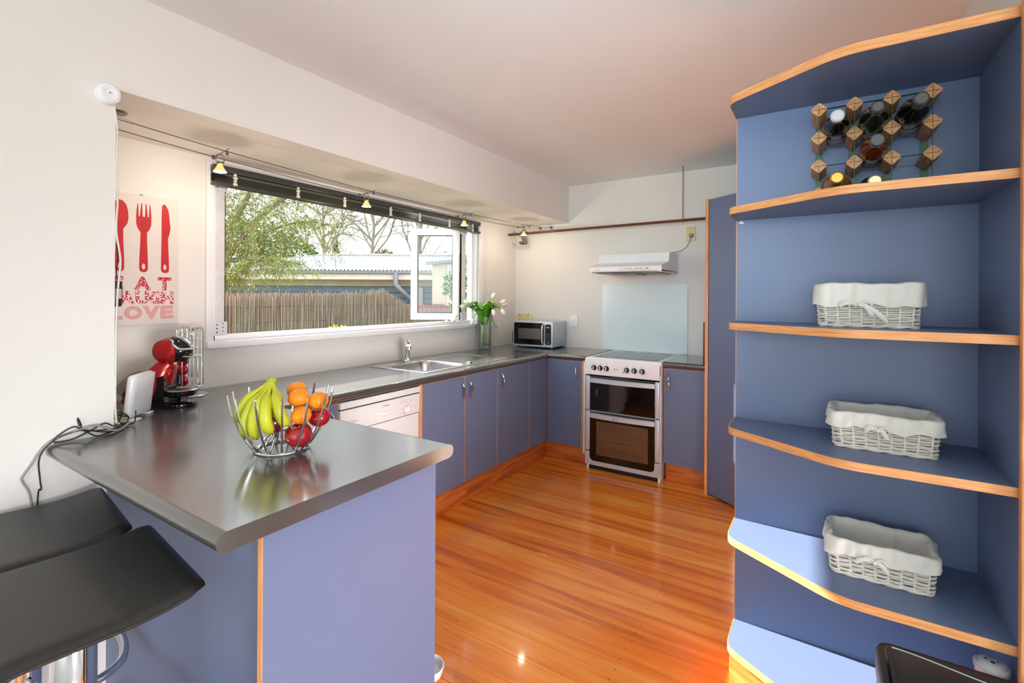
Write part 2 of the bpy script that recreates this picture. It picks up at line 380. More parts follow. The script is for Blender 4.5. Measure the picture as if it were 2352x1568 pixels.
w = MB(); w.box((3.3, -2.75, 0), (6.5, -2.63, ZC)); struct('wall_dining', w, m_wall, 'wall of the dining area', smooth=0)
w = MB(); wall_rects(w, 6.5, 6.62, [(-8.1, -6.4, 0, ZC), (-3.0, -2.63, 0, ZC), (-6.4, -3.0, 0, 0.25), (-6.4, -3.0, 2.2, ZC)])
struct('wall_east', w, m_wall, 'dining wall with the large window', smooth=0)
w = MB(); w.box((XN, -8.22, 0), (1.0, -8.1, ZC)); w.box((4.8, -8.22, 0), (6.62, -8.1, ZC)); w.box((1.0, -8.22, 2.2), (4.8, -8.1, ZC))
struct('wall_rear', w, m_wall, 'rear wall with the wide glass door opening', smooth=0)
struct('ceiling', MB().box((-0.16, -8.22, ZC), (6.62, 0.12, ZC+0.1)), m_ceil, 'plain off-white ceiling', smooth=0)

floor = struct('floor', MB().box((-0.16, -8.22, -0.12), (6.62, 0.12, -0.004)), m_gap, 'polished orange timber floor of boards laid across the kitchen', smooth=0)
PW = 0.117; proto = None
for k in range(58):
    y = -0.30-PW*k
    if y < -4.4: break
    cuts = [0.62, random.uniform(1.0, 2.4), 3.3] if k == 33 else [0.62, 3.3]
    if y < -3.4: cuts[0] = XN
    for a, b in zip(cuts, cuts[1:]):
        L = b-a
        p = obj('floorboard', MB().box((0, -PW+0.0012, -0.02), (L-0.0015, 0, 0), 0.0009, 1), m_floor, floor, local=True, smooth=0)
        p.location = (a, y, 0)
nh = MB()
for xj in (2.02, 1.35):
    for k in range(3, 26):
        for dy in (0.03, 0.087):
            nh.lathe([(0, 0.0004), (0.0026, 0.0004), (0.0026, 0)], (xj+random.uniform(-.012, .012), -0.30-PW*k-dy+random.uniform(-.006, .006), 0), 6)
struct('added_carpet', MB().box((XN, -8.1, -.01), (6.5, -4.52, .004)).box((3.3, -4.52, -.01), (6.5, -2.75, .004)), m_added_carpet, 'unseen beige carpet added behind the viewpoint to mute orange floor bounce', smooth=0)  # invented carpet, keeps the orange bounce off the walls
n_ = obj('nail_heads', nh, m_gap, floor, smooth=0); n_['kind'] = 'stuff'

# ------------------------------------------------------------------ window
win = struct('window_1', MB().box((-0.095, WY0, WZ0), (-0.04, WY0+0.04, WZ1), .003).box((-0.095, WY1-0.04, WZ0), (-0.04, WY1, WZ1), .003)
             .box((-0.095, WY0, WZ1-0.045), (-0.04, WY1, WZ1), .003).box((-0.095, WY0, WZ0), (-0.04, WY1, WZ0+0.03), .003), m_trim,
             'wide white window over the bench, both small sashes swung open')
obj('architrave', MB().box((0.0, WY0-0.032, WZ0-0.032), (0.016, WY0+0.004, WZ1+0.02), .003).box((0.0, WY1-0.004, WZ0-0.032), (0.016, WY1+0.072, WZ1+0.02), .003)
    .box((0.0, WY0, WZ1-0.004), (0.016, WY1, WZ1+0.02), .003), m_trim, win)
obj('window_sill', MB().box((-0.04, WY0-0.03, WZ0-0.034), (0.026, WY1+0.07, WZ0+0.002), .005), m_trim, win)
obj('window_reveal', MB().box((-0.04, WY0-0.002, WZ0), (0.002, WY0+0.012, WZ1)).box((-0.04, WY1-0.012, WZ0), (0.002, WY1+0.002, WZ1)), m_trim, win)
def sash(hx, hy, ang, wd, z0, z1):
    """casement sash: local x runs from the hinge to the free edge"""
    mt = Matrix.Translation((hx, hy, 0)) @ Matrix.Rotation(ang, 4, 'Z')
    f = 0.058; t = 0.022
    s = MB().box((0, -t, z0), (f, t, z1), .006).box((wd-f, -t, z0), (wd, t, z1), .006).box((f-.004, -t, z1-f), (wd-f+.004, t, z1), .006).box((f-.004, -t, z0), (wd-f+.004, t, z0+f), .006)
    so = obj('casement_sash', s.xf(mt), m_trim, win)
    g = MB().box((f-0.004, -0.003, z0+f-0.004), (wd-f+0.004, 0.003, z1-f+0.004)); obj('pane', g.xf(mt), m_glass, so, smooth=0)
    b = MB()
    for (a, c, zz0, zz1) in ((f, f+.004, z0+f, z1-f), (wd-f-.004, wd-f, z0+f, z1-f)): b.box((a, -t+.004, zz0), (c, t-.004, zz1))
    for zz in (z0+f, z1-f-.004): b.box((f, -t+.004, zz), (wd-f, t-.004, zz+.004))
    obj('glazing_seal', b.xf(mt), m_black, so, smooth=0)
    return so
sash(-0.06, -0.845, R(180+32.7), 0.425, 1.172, 1.975)
sash(-0.06, -2.895, R(180-27.3), 0.43, 1.172, 1.975)
for y, sgn in ((-0.80, 1), (-2.885, -1)):                       # friction stays: slotted metal strips
    st = MB().box((-0.066, y-0.028, WZ0+0.03), (-0.045, y+0.028, WZ1-0.045), .002).box((-0.05, y-0.04, WZ0+0.031), (-0.036, y+0.04, WZ0+0.10), .003).box((-0.05, y-0.04, WZ1-0.115), (-0.036, y+0.04, WZ1-0.046), .003)
    s_ = obj('friction_stay', st, m_stay, win)
    h = MB()
    for zz in (WZ0+0.045, WZ0+0.065, WZ0+0.085, WZ1-0.062, WZ1-0.095):
        h.lathe([(0, .001), (.004, .001), (.004, -.001)], (-0.036, y-0.014, zz), 8, (1, 0, 0)); h.lathe([(0, .001), (.003, .001), (.003, -.001)], (-0.036, y+0.016, zz+.006), 8, (1, 0, 0))
    obj('screw_holes', h, m_black, s_)
    obj('stay_seal', MB().box((-0.066, y-0.031, WZ0+0.03), (-0.046, y-0.0285, WZ1-0.045)).box((-0.066, y+0.0285, WZ0+0.03), (-0.046, y+0.031, WZ1-0.045)), m_black, win, smooth=0)

bl = thing('venetian_blind', 'dark venetian blind drawn right up across the top of the kitchen window', 'blind', (0.03, -1.83, 1.945))
BY0, BY1 = -2.962, -0.69
obj('headrail', MB().box((0.018, BY0, 2.012), (0.062, BY1, 2.046), .004), m_blind, bl)
for k in range(9):
    z = 1.964+k*0.0052
    w_ = 0.046 if k == 8 else 0.040
    obj('slat', MB().grid(lambda u, v, z=z, w_=w_: (0.018+w_*v, BY0+(BY1-BY0)*u, z+0.003*math.sin(PI*v)), 1, 4), m_blind if k < 7 else m_slat_glint, bl, smooth=60)  # topmost slats in pale metal imitate a glint along the stack
obj('bottom_rail', MB().box((0.016, BY0, 1.942), (0.064, BY1, 1.961), .006), m_blind, bl)
for y in (-2.862, -2.50, -2.17, -1.775, -1.48, -1.13, -0.815):
    t_ = MB()
    for k in range(4): t_.box((0.058, y-0.010+0.003*(k % 2), 1.95+k*0.016), (0.071, y+0.008+0.004*((k+1) % 2), 1.965+k*0.016), .004)
    obj('ladder_tape', t_, m_wslat, bl)
obj('lift_cord', MB().tube([(0.05, -0.72, 1.95), (0.04, -0.715, 1.6), (0.035, -0.71, 1.25)], 0.0022, 6).tube([(0.05, -0.712, 1.95), (0.045, -0.705, 1.6), (0.04, -0.70, 1.22)], 0.0022, 6), m_gcord, bl)

# ------------------------------------------------------------------ worktops
ZT = 0.9; TH = 0.043; DW = 0.692; YS = -0.571; PY0, PY1, PX = -3.7215, -2.987, 1.651
top = thing('worktop', 'continuous charcoal laminate worktop from the window run round to the bowl peninsula', 'worktop', (DW, -2.0, ZT-TH))
r_ = TH/2; tb = MB()
HX0, HX1, HY0, HY1 = 0.145, 0.565, -1.94, -1.50       # sink cut-out
def slab(x0, y0, x1, y1): tb.box((x0, y0, ZT-TH), (x1, y1, ZT))
xe = DW-r_
slab(0, HY1, xe, 0); slab(0, YN, xe, HY0); slab(0, HY0, HX0, HY1); slab(HX1, HY0, xe, HY1)
slab(xe, YS+r_, 1.045, 0); slab(xe, PY0+r_, PX, PY1-r_); slab(XN, PY0+r_, xe, YN)
def nose(poly_a, poly_b, out):
    """half-round bullnose strip from a to b, bulging along out"""
    a = Vector(poly_a); b = Vector(poly_b); o = Vector(out); pa = []; n = 10
    for P in (a, b):
        for k in range(n+1):
            an = -PI/2+PI*k/n; pa.append(P+o*(r_*math.cos(an))+Vector((0, 0, r_*math.sin(an))))
    f = [(k, k+1, n+2+k, n+1+k) for k in range(n)]+[tuple(range(n, -1, -1)), tuple(range(n+1, 2*n+2)), (0, n+1, 2*n+1, n)]
    tb.add(pa, f)
zc = ZT-r_
nose((xe, PY1-r_, zc), (xe, YS+r_, zc), (1, 0, 0)); nose((xe, YS+r_, zc), (1.045, YS+r_, zc), (0, -1, 0))
nose((XN, PY0+r_, zc), (PX, PY0+r_, zc), (0, -1, 0)); nose((xe, PY1-r_, zc), (PX, PY1-r_, zc), (0, 1, 0))
obj('worktop_slab', tb, m_top, top, smooth=50)
t2 = thing('worktop', 'short charcoal laminate worktop between the stove and the tall pantry', 'worktop', (1.8, -0.3, ZT-TH))
tb = MB(); slab(1.66, YS+r_, 1.967, -0.001); nose((1.66, YS+r_, zc), (1.967, YS+r_, zc), (0, -1, 0)); obj('worktop_slab', tb, m_top, t2, smooth=50)

# ------------------------------------------------------------------ base cabinets
XD = 0.668; DZ0, DZ1 = 0.147, 0.852
def door_x(root, y0, y1, name='door', edge=True):
    d = obj(name, MB().box((XD-0.018, y0+.0015, DZ0), (XD, y1-.0015, DZ1), .0015, 1), m_blue, root)
    if edge:
        e = MB()
        e.box((XD-0.017, y0+.0005, DZ0), (XD+.0004, y0+.0025, DZ1)).box((XD-0.017, y1-.0025, DZ0), (XD+.0004, y1-.0005, DZ1)).box((XD-0.017, y0, DZ1-.001), (XD+.0004, y1, DZ1+.0012))
        obj('edging', e, m_oak, d, smooth=0)
    return d
def cab_x(label, y0, y1):
    t = thing('base_cabinet', label, 'cabinet', (0.33, (y0+y1)/2, 0.14))
    obj('carcass', MB().box((0.012, y0+.001, 0.14), (XD-0.019, y1-.001, 0.855)), m_blue, t, smooth=0)
    return t
c = cab_x('small blue cabinet beside the dishwasher, half hidden behind the fruit bowl', -2.985, -2.675)
d = door_x(c, -2.985, -2.676); pull('handle', d, (XD, -2.72, 0.815), (XD, -2.71, 0.70), (1, 0, 0), m_chrome)
c = thing('base_cabinet', 'wide two-door blue cabinet under the kitchen sink', 'cabinet', (0.33, -1.69, 0.14))
obj('carcass', MB().box((0.012, -2.108, 0.14), (XD-0.019, -2.09, 0.855)).box((0.012, -1.315, 0.14), (XD-0.019, -1.299, 0.855)).box((0.012, -2.09, 0.14), (XD-0.019, -1.315, 0.158)), m_blue, c, smooth=0)
obj('end_panel', MB().box((0.05, -2.109, 0.14), (XD+0.001, -2.088, 0.855)), m_oak, c, smooth=0, label='oak-edged end panel beside the dishwasher')
d = door_x(c, -2.086, -1.679); pull('handle', d, (XD, -1.712, 0.812), (XD, -1.703, 0.70), (1, 0, 0), m_chrome)
d = door_x(c, -1.679, -1.297); pull('handle', d, (XD, -1.634, 0.814), (XD, -1.624, 0.70), (1, 0, 0), m_chrome)
c = cab_x('one-door blue cabinet right of the sink doors, before the corner filler', -1.297, -0.843)
d = door_x(c, -1.297, -0.843); pull('handle', d, (XD, -1.247, 0.813), (XD, -1.236, 0.705), (1, 0, 0), m_chrome)
c = thing('corner_cabinet', 'blue corner cabinet of two panels left of the stove', 'cabinet', (0.5, -0.4, 0.14))
obj('carcass', MB().box((0.012, -0.84, 0.14), (XD-0.019, -0.012, 0.855)).box((XD-0.019, -0.53, 0.14), (1.005, -0.012, 0.855)), m_blue, c, smooth=0)
door_x(c, -0.843, -0.549, 'filler_panel')
YD = -0.549
def door_y(root, x0, x1, name='door'):
    d = obj(name, MB().box((x0+.0015, YD, DZ0-.005), (x1-.0015, YD+0.018, DZ1-.004), .0015, 1), m_blue, root)
    e = MB().box((x0, YD-.0004, DZ0), (x0+.002, YD+.017, DZ1)).box((x1-.002, YD-.0004, DZ0), (x1, YD+.017, DZ1)).box((x0, YD-.0004, DZ1-.005), (x1, YD+.017, DZ1-.002))
    obj('edging', e, m_oak, d, smooth=0)
    return d
d = door_y(c, 0.684, 0.992); pull('handle', d, (0.948, YD, 0.811), (0.956, YD, 0.70), (0, -1, 0), m_chrome)
obj('end_panel', MB().box((0.996, YD-.002, 0.13), (1.006, -0.02, 0.855)), m_oak, c, smooth=0)
obj('end_strip', MB().box((1.010, YD-.001, 0.10), (1.026, -0.02, 0.855)), m_white, c, smooth=0, label='white end strip beside the stove')
c = thing('base_cabinet', 'narrow blue cabinet with one door between the stove and the pantry', 'cabinet', (1.81, -0.3, 0.14))
obj('carcass', MB().box((1.664, -0.53, 0.14), (1.966, -0.012, 0.855)), m_blue, c, smooth=0)
d = door_y(c, 1.664, 1.955); pull('handle', d, (1.702, YD, 0.808), (1.707, YD, 0.70), (0, -1, 0), m_chrome)
b = struct('baseboard_left', MB().box((0.60, -2.09, 0), (0.644, -0.518, 0.14), .002), m_kick, 'worn timber kickboard below the window run')
b = struct('baseboard_back', MB().box((0.644, -0.518, 0), (1.028, -0.49, 0.14), .002).box((1.672, -0.518, 0), (1.966, -0.49, 0.14), .002), m_kick, 'timber kickboard either side of the stove')

pen = thing('peninsula_cabinet', 'blue peninsula cabinet with an oak-edged end panel under the bowl end of the worktop', 'cabinet', (1.1, -3.3, 0))
obj('back_panel', MB().box((XN+.001, -3.565, 0), (1.585, -3.549, 0.856)), m_blue, pen, smooth=0)
obj('end_panel', MB().box((1.586, -3.597, 0), (1.602, -3.016, 0.856), .001, 1), m_blue, pen)
obj('edging', MB().box((1.5855, -3.5985, 0), (1.6025, -3.5965, 0.856)), m_oak, pen, smooth=0)
obj('inner_panel', MB().box((0.70, -3.032, 0.0), (1.585, -3.016, 0.856)), m_blue, pen, smooth=0)

# ------------------------------------------------------------------ dishwasher
dw = thing('dishwasher', 'white dishwasher set under the worktop left of the sink cabinet', 'dishwasher', (0.4, -2.39, 0))
A0, A1, XW = -2.668, -2.114, 0.675
obj('body', MB().box((0.06, A0+.002, 0.02), (XW-0.03, A1-.002, 0.853)), m_cream, dw, smooth=0)
obj('lid_strip', MB().box((XW-0.05, A0-.003, 0.816), (XW+0.003, A1+.003, 0.851), .004), m_cream, dw)
cp = obj('control_panel', MB().box((XW-0.03, A0, 0.70), (XW, A1, 0.8105), .004), m_cream, dw)
obj('door', MB().box((XW-0.03, A0+.002, 0.12), (XW-0.003, A1-.002, 0.697), .004), m_cream, dw)
obj('shadow_gap', MB().box((XW-0.04, A0+.004, 0.810), (XW-0.004, A1-.004, 0.8165)), m_bgloss, dw, smooth=0)
obj('handle_recess', MB().box((XW-.0005, -2.452, 0.703), (XW+.0008, -2.30, 0.757)), m_cream, cp, smooth=0)
obj('handle_lip', MB().grid(lambda u, v: (XW+0.001+0.012*math.sin(PI*u)*math.sin(PI*v), -2.437+0.133*u, 0.757-0.022*v*math.sin(PI*(0.15+0.8*u))-0.004*v), 14, 5), m_white, cp)
k_ = obj('program_dial', MB().lathe([(0, .014), (.019, .013), (.021, .0), (.0, .0)], (XW, -2.222, 0.735), 24, (1, 0, 0)), m_white, cp)
obj('dial_ring', MB().lathe([(.0225, .0008), (.0215, .0014), (.0205, .0008)], (XW, -2.222, 0.735), 28, (1, 0, 0)), m_rprint, k_)
p_ = MB()
for i in range(9):
    an = R(-60+i*38); p_.box((XW, -2.222+0.034*math.cos(an)-.006, 0.735+0.034*math.sin(an)-.0008), (XW+.0006, -2.222+0.034*math.cos(an)+.006, 0.735+0.034*math.sin(an)+.0008))
for yy in (-2.262, -2.242, -2.222, -2.185):
    p_.box((XW, yy-.002, 0.778), (XW+.002, yy+.002, 0.783)); p_.box((XW, yy-.005, 0.789), (XW+.0006, yy+.005, 0.7905))
p_.box((XW, -2.615, 0.752), (XW+.0006, -2.585, 0.7535)); p_.box((XW, -2.602, 0.744), (XW+.0006, -2.562, 0.747))
obj('printed_marks', p_, m_dwprint, cp, smooth=0)
text('lettering', 'BOSCH', 0.0085, m_rprint, cp, (XW+.0003, -2.369, 0.781), (0, 1, 0), (0, 0, 1), 0.036, 0.02)
obj('emblem', MB().lathe([(.0058, .0004), (.0052, .0008), (.0044, .0004)], (XW, -2.397, 0.7852), 16, (1, 0, 0)), m_dwprint, cp)

# ------------------------------------------------------------------ sink and tap
sk = thing('kitchen_sink', 'stainless steel sink with a ribbed drainer set in the window bench', 'sink', (0.35, -1.5, ZT))
SX0, SX1, SY0, SY1 = 0.085, 0.606, -1.985, -1.045
def sdr(x, y, cx, cy_, hx, hy, r):
    qx = abs(x-cx)-hx+r; qy = abs(y-cy_)-hy+r
    return math.hypot(max(qx, 0), max(qy, 0))+min(max(qx, qy), 0)-r
def ss(t): t = max(0, min(1, t)); return t*t*(3-2*t)
def sinkz(u, v):
    x = SX0+(SX1-SX0)*v; y = SY0+(SY1-SY0)*u
    z = 0.902
    z += 0.004*ss(-sdr(x, y, .3455, -1.515, .26, .47, .03)/0.008)
    z -= 0.003*ss(-sdr(x, y, .3455, -1.515, .24, .45, .03)/0.01)
    z -= 0.15*ss(-sdr(x, y, .355, -1.72, .20, .205, .07)/0.045)
    d = -sdr(x, y, .345, -1.265, .19, .185, .08)
    if d > 0: z -= 0.004*ss(d/0.02); z += 0.0035*ss(d/0.03)*(0.5+0.5*math.cos(2*PI*(x-.16)/0.0325))**2
    return (x, y, z)
obj('sink_top', MB().grid(sinkz, 150, 96), m_steel, sk, smooth=70)
obj('sink_waste', MB().lathe([(0, .0), (.03, .001), (.038, .004), (.041, .0)], (.355, -1.72, 0.7505), 20), m_chrome, sk)
pl = obj('sink_plug', MB().box((0.545, -1.515, 0.904), (0.588, -1.47, 0.921), .006), m_chrome); tag(pl, 'small square chrome plug lying at the front of the sink drainer', 'plug')
tp = thing('mixer_tap', 'chrome single-lever mixer tap behind the sink bowl', 'tap', (0.118, -1.66, 0.905))
bx, by = 0.118, -1.66
obj('tap_body', MB().lathe([(0, 0), (.028, 0), (.028, .008), (.022, .014), (.021, .085), (.0235, .10), (.0235, .125), (.018, .138), (0, .141)], (bx, by, .905), 20), m_chrome, tp)
obj('spout', MB().tube([(bx, by, .93), (bx+.03, by-.025, .965), (bx+.07, by-.06, 1.005), (bx+.105, by-.09, 1.028), (bx+.125, by-.105, 1.03)], [.016, .015, .014, .0135, .0135], 12)
    .lathe([(0, 0), (.0135, 0), (.0135, .03), (0, .03)], (bx+.125, by-.105, 1.004), 14), m_chrome, tp)
obj('lever', MB().tube([(bx, by, 1.03), (bx+.03, by-.02, 1.05), (bx+.075, by-.055, 1.062)], [.012, .009, .006], 10, flat=0.6), m_chrome, tp)

# ------------------------------------------------------------------ stove
st = thing('freestanding_stove', 'white and silver freestanding stove with two glazed ovens and a ceramic hob', 'stove', (1.355, -0.3, 0))
X0, X1, YF = 1.05, 1.652, -0.60
obj('body', MB().box((X0+.008, YF+.05, 0.02), (X1, -0.03, 0.862)), m_white, st, smooth=0)
obj('side_trim', MB().box((X1-.012, YF+.02, 0.02), (X1, YF+.05, 0.80), .004), m_white, st)
ht = obj('hob_surround', MB().box((X0, YF+.006, 0.862), (X1+.006, -0.005, 0.897), .008), m_white, st)
obj('hob_glass', MB().box((X0+.045, YF+.05, 0.896), (X1-.04, -0.085, 0.8995), .001, 1), m_hob, st)
hr = MB()
for (x, y, r) in ((1.20, -.42, .09), (1.50, -.42, .075), (1.20, -.20, .075), (1.50, -.20, .09)): hr.lathe([(r, .0001), (r+.003, .0005), (r+.004, .0001)], (x, y, .8994), 40)
obj('hotplate_rings', hr, m_dsteel, st)
obj('rear_vent', MB().box((1.17, -0.062, .897), (1.28, -0.055, .8985)).box((1.33, -0.062, .897), (1.44, -0.055, .8985)).box((1.49, -0.062, .897), (1.60, -0.055, .8985)), m_bgloss, st, smooth=0)
fp = obj('control_panel', MB().prism([(YF-.004, .760), (YF+.05, .760), (YF+.05, .882), (YF+.008, .882), (YF-.003, .872)], 'X', X0, X1-.004, .004), m_white, st)
for x in (1.127, 1.180, 1.232, 1.395, 1.455, 1.516):
    kb = obj('knob', MB().lathe([(0, .014), (.015, .013), (.0185, .008), (.0195, 0), (0, 0)], (x, YF-.004, .817), 20, (0, -1, 0)), m_black, fp)
    obj('knob_grip', MB().box((x-.0045, YF-.030, .802), (x+.0045, YF-.014, .832), .003), m_silver, kb)
    obj('knob_ring', MB().lathe([(.0195, .001), (.0215, .004), (.0225, .0)], (x, YF-.004, .817), 20, (0, -1, 0)), m_chrome, kb)
mk = MB()
for x in (1.127, 1.180, 1.232, 1.395, 1.455, 1.516): mk.box((x-.006, YF-.0048, .853), (x+.006, YF-.0038, .856))
obj('printed_marks', mk, m_dwprint, fp, smooth=0)
obj('pilot_lamp', MB().lathe([(0, .004), (.004, .003), (.005, 0)], (1.367, YF-.004, .797), 12, (0, -1, 0)), m_pod, fp)
obj('badge', MB().tube([(1.310+.021*math.cos(2*PI*i/28), YF-.0045, .8135+.0115*math.sin(2*PI*i/28)) for i in range(28)], .0006, 5, closed=True), m_dwprint, fp)
text('lettering', 'Belling', .010, m_dwprint, fp, (1.310, YF-.0046, .8085), (1, 0, 0), (0, 0, 1), .031)
obj('panel_gap', MB().box((X0+.012, YF+.012, .744), (X1-.012, YF+.05, .762)), m_bgloss, st, smooth=0)
def bow(x): t = (x-1.351)/0.28; return YF-0.004-0.022*max(0, 1-t*t)
def oven(z0, z1, hz, mwin, inner, rounded):
    d = obj('oven_door', MB().box((1.092, YF+.006, z0), (1.612, YF+.05, z1-.012), .004), m_bgloss, st, label='smoked glass oven door')
    # side stiles
    sb = MB().box((X0+.004, YF-.004, z0+.002), (1.089, YF+.045, z1), .004).box((1.613, YF-.004, z0+.002), (X1-.006, YF+.045, z1), .004)
    obj('stile', sb, m_silver, d)
    obj('door_handle', MB().grid(lambda u, v: (1.092+.520*u, bow(1.092+.520*u)+(.02 if v in (0, 1) else 0), z1-.014-hz*min(1, max(0, (v-.1)/.8))), 24, 6), m_silver, d)
    obj('glass_panel', MB().box((1.094, YF-.002, z0+.002), (1.610, YF+.005, z1-.014-hz+.004), .002, 1), m_oven, d)
    return d
d1 = oven(.4735, .748, .040, m_oven, True, False)
d2 = oven(.150, .468, .042, m_oven, True, True)
obj('badge', MB().tube([(1.310+.022*math.cos(2*PI*i/28), bow(1.31)-.001, .428+.0125*math.sin(2*PI*i/28)) for i in range(28)], .0008, 5, closed=True), m_dsteel, d2)
text('lettering', 'Belling', .010, m_dsteel, d2, (1.310, bow(1.31)-.001, .4235), (1, 0, 0), (0, 0, 1), .032)
# lower front with the round-cornered glass reaching down into it
obj('lower_panel', MB().prism([(X0+.004, .040), (X1-.006, .040), (X1-.006, .146), (1.612, .146)]+[(1.612-.035+.035*math.cos(a), .108-.035*math.sin(a)*1.0) for a in [i*PI/12 for i in range(7)]]+[(1.127-.035*math.sin(a), .108-.035*math.cos(a)) for a in [i*PI/12 for i in range(7)]]+[(1.092, .146), (X0+.004, .146)], 'Y', YF-.005, YF+.045), m_silver, st, smooth=30)
obj('lower_glass', MB().box((1.092, YF-.002, .072), (1.612, YF+.02, .153)), m_oven, st, smooth=0)
iv = obj('oven_window', MB().box((1.148, YF-.0027, .125), (1.562, YF-.0018, .392)), m_cavity, d2, smooth=0, label='brown oven interior behind the lower glass')
rk = MB()
for z in (.262, .224, .205):
    rk.tube([(1.165, YF-.004, z), (1.555, YF-.004, z)], .0016, 6)
    for i in range(11): rk.tube([(1.19+.034*i, YF-.004, z), (1.19+.034*i, YF-.004, z+.005)], .0014, 5)
obj('oven_rack', rk, m_gold, d2)
ld = MB()
for i in range(12): ld.box((1.158, YF-.0034, .152+i*.018), (1.163, YF-.0027, .157+i*.018))
obj('rack_supports', ld, m_gold, d2, smooth=0)
l1 = MB()
for i in range(5): l1.box((1.142, YF-.0034, .590+i*.012), (1.148, YF-.0024, .596+i*.012)).box((1.152, YF-.0034, .590+i*.012), (1.157, YF-.0024, .596+i*.012))
obj('rack_supports', l1, m_gold, d1, smooth=0)
obj('stove_plinth', MB().box((X0+.03, YF+.02, 0.002), (X1-.02, YF+.05, .040)), m_black, st, smooth=0)
obj('stove_feet', MB().box((X0+.012, YF+.012, 0.0), (X0+.026, YF+.045, .045)).box((X1-.016, YF+.004, 0.0), (X1-.002, YF+.10, .06)), m_white, st, smooth=0)
sp_ = obj('splashback', MB().box((0.951, -0.008, 0.9005), (1.708, -0.0005, 1.491), .001, 1), m_splash)
tag(sp_, 'pale green glass splashback on the wall behind the stove', 'splashback')

# ------------------------------------------------------------------ range hood
hd = thing('range_hood', 'white slimline range hood on the wall above the stove', 'range hood', (1.333, 0, 1.58))
hb = [(-.001, 1.590), (-.50, 1.583), (-.505, 1.590), (-.505, 1.622), (-.495, 1.628), (-.305, 1.666), (-.282, 1.740), (-.001, 1.752)]
obj('hood_body', MB().prism([(y, z) for y, z in hb], 'X', 1.036, 1.630), m_white, hd, smooth=25)
hp = obj('switch_panel', MB().box((1.29, -.5075, 1.5935), (1.54, -.5045, 1.6135), .001, 1), m_cream, hd)
bt = MB()
for x in (1.35, 1.372, 1.388, 1.43, 1.447, 1.468): bt.box((x-.004, -.5082, 1.600), (x+.003, -.507, 1.6085))
obj('switches', bt, m_gcord, hp, smooth=0)
obj('indicator', MB().lathe([(0, .002), (.004, .0015), (.005, 0)], (1.517, -.5075, 1.6045), 12, (0, -1, 0)), m_black, hp)
obj('nameplate', MB().box((1.085, -.5056, 1.598), (1.135, -.5045, 1.6005)), m_dwprint, hd, smooth=0)
obj('hood_grille', MB().box((1.08, -.44, 1.573), (1.59, -.08, 1.590), .004).box((1.20, -.40, 1.566), (1.40, -.14, 1.574)), m_dsteel, hd)
obj('hood_lip', MB().box((1.60, -.50, 1.578), (1.63, -.01, 1.592)).box((1.036, -.50, 1.578), (1.06, -.01, 1.592)), m_white, hd, smooth=0)
# ------------------------------------------------------------------ pantry
pn = thing('tall_pantry', 'tall blue corner pantry with an angled door between the stove and the shelves', 'pantry', (2.2, -0.5, 0))
obj('side_panel', MB().box((1.967, -0.600, 0), (1.983, -0.001, 2.07)), m_blue, pn, smooth=0)
obj('edging', MB().box((1.965, -0.616, 0), (1.985, -0.600, 2.072)), m_oak, pn, smooth=0)
th = math.atan2(-0.135, 0.19); mt = Matrix.Translation((1.987, -0.614, 0)) @ Matrix.Rotation(th, 4, 'Z')
obj('door', MB().box((0.0, 0.0, 0.012), (0.62, 0.018, 2.066), .0015, 1).xf(mt), m_blue, pn)
obj('carcass_top', MB().prism([(1.983, -.58), (2.49, -.945), (3.09, -.945), (3.09, -.001), (1.983, -.001)], 'Z', 2.045, 2.062), m_blue, pn, smooth=0)
obj('far_panel', MB().box((2.50, -0.965, 0), (3.09, -0.947, 2.07)), m_blue, pn, smooth=0)
cb = thing('chopping_board', 'wooden chopping board propped against the pantry on the short worktop', 'chopping board', (1.955, -0.48, ZT))
obj('board', MB().prism([(-.56, .901), (-.30, .901), (-.30, 1.20), (-.56, 1.20)], 'X', 1.944, 1.962, .004), m_rail, cb)
obj('hand_hole', MB().box((1.9425, -.55, 1.03), (1.9445, -.535, 1.11)), m_kick, cb, smooth=0)
jb = thing('junction_box', 'small white box on the wall just above the pantry top', 'box', (1.935, -.02, 2.14))
obj('box_body', MB().box((1.90, -.03, 2.10), (2.00, -.0005, 2.16), .004), m_white, jb); obj('box_cover', MB().box((1.903, -.034, 2.103), (1.997, -.03, 2.157), .002), m_white, jb)

# ------------------------------------------------------------------ open shelf unit
XL, XR, YB = 2.388, 3.055, -2.236
su = thing('open_shelf_unit', 'tall blue open shelf unit with cut-corner oak-edged shelves', 'shelf unit', (2.72, -2.42, 0))
obj('back_panel', MB().box((XL+.002, YB, 0), (XR, YB+.016, 2.064)), m_blue, su, smooth=0)
obj('edging', MB().box((XL, YB-.0005, 0), (XL+.002, YB+.0165, 2.064)), m_oak, su, smooth=0)
sd = obj('side_panel', MB().box((XR, -2.612, 0), (XR+.016, YB+.016, 2.07)), m_blue, su, smooth=0)
obj('front_post', MB().box((3.051, -2.634, 0), (3.078, -2.612, 2.078), .002), m_oak, su)
def shelf_outline(off=0.0):
    p = [(XL, YB)]
    def rnd(a, c, b, r):
        a, c, b = Vector(a), Vector(c), Vector(b); d1 = (a-c).normalized(); d2 = (b-c).normalized(); o = []
        p0 = c+d1*r; p1 = c+d2*r
        for i in range(7):
            t = i/6; q = p0*(1-t)**2+c*2*t*(1-t)+p1*t*t; o.append((q.x, q.y))
        return o
    p += rnd((XL, YB), (XL, -2.402), (2.695, -2.596), .035)
    p += rnd((XL, -2.402), (2.700, -2.600), (XR, -2.602), .06)
    p += [(XR, -2.602)]
    return p
out = shelf_outline()
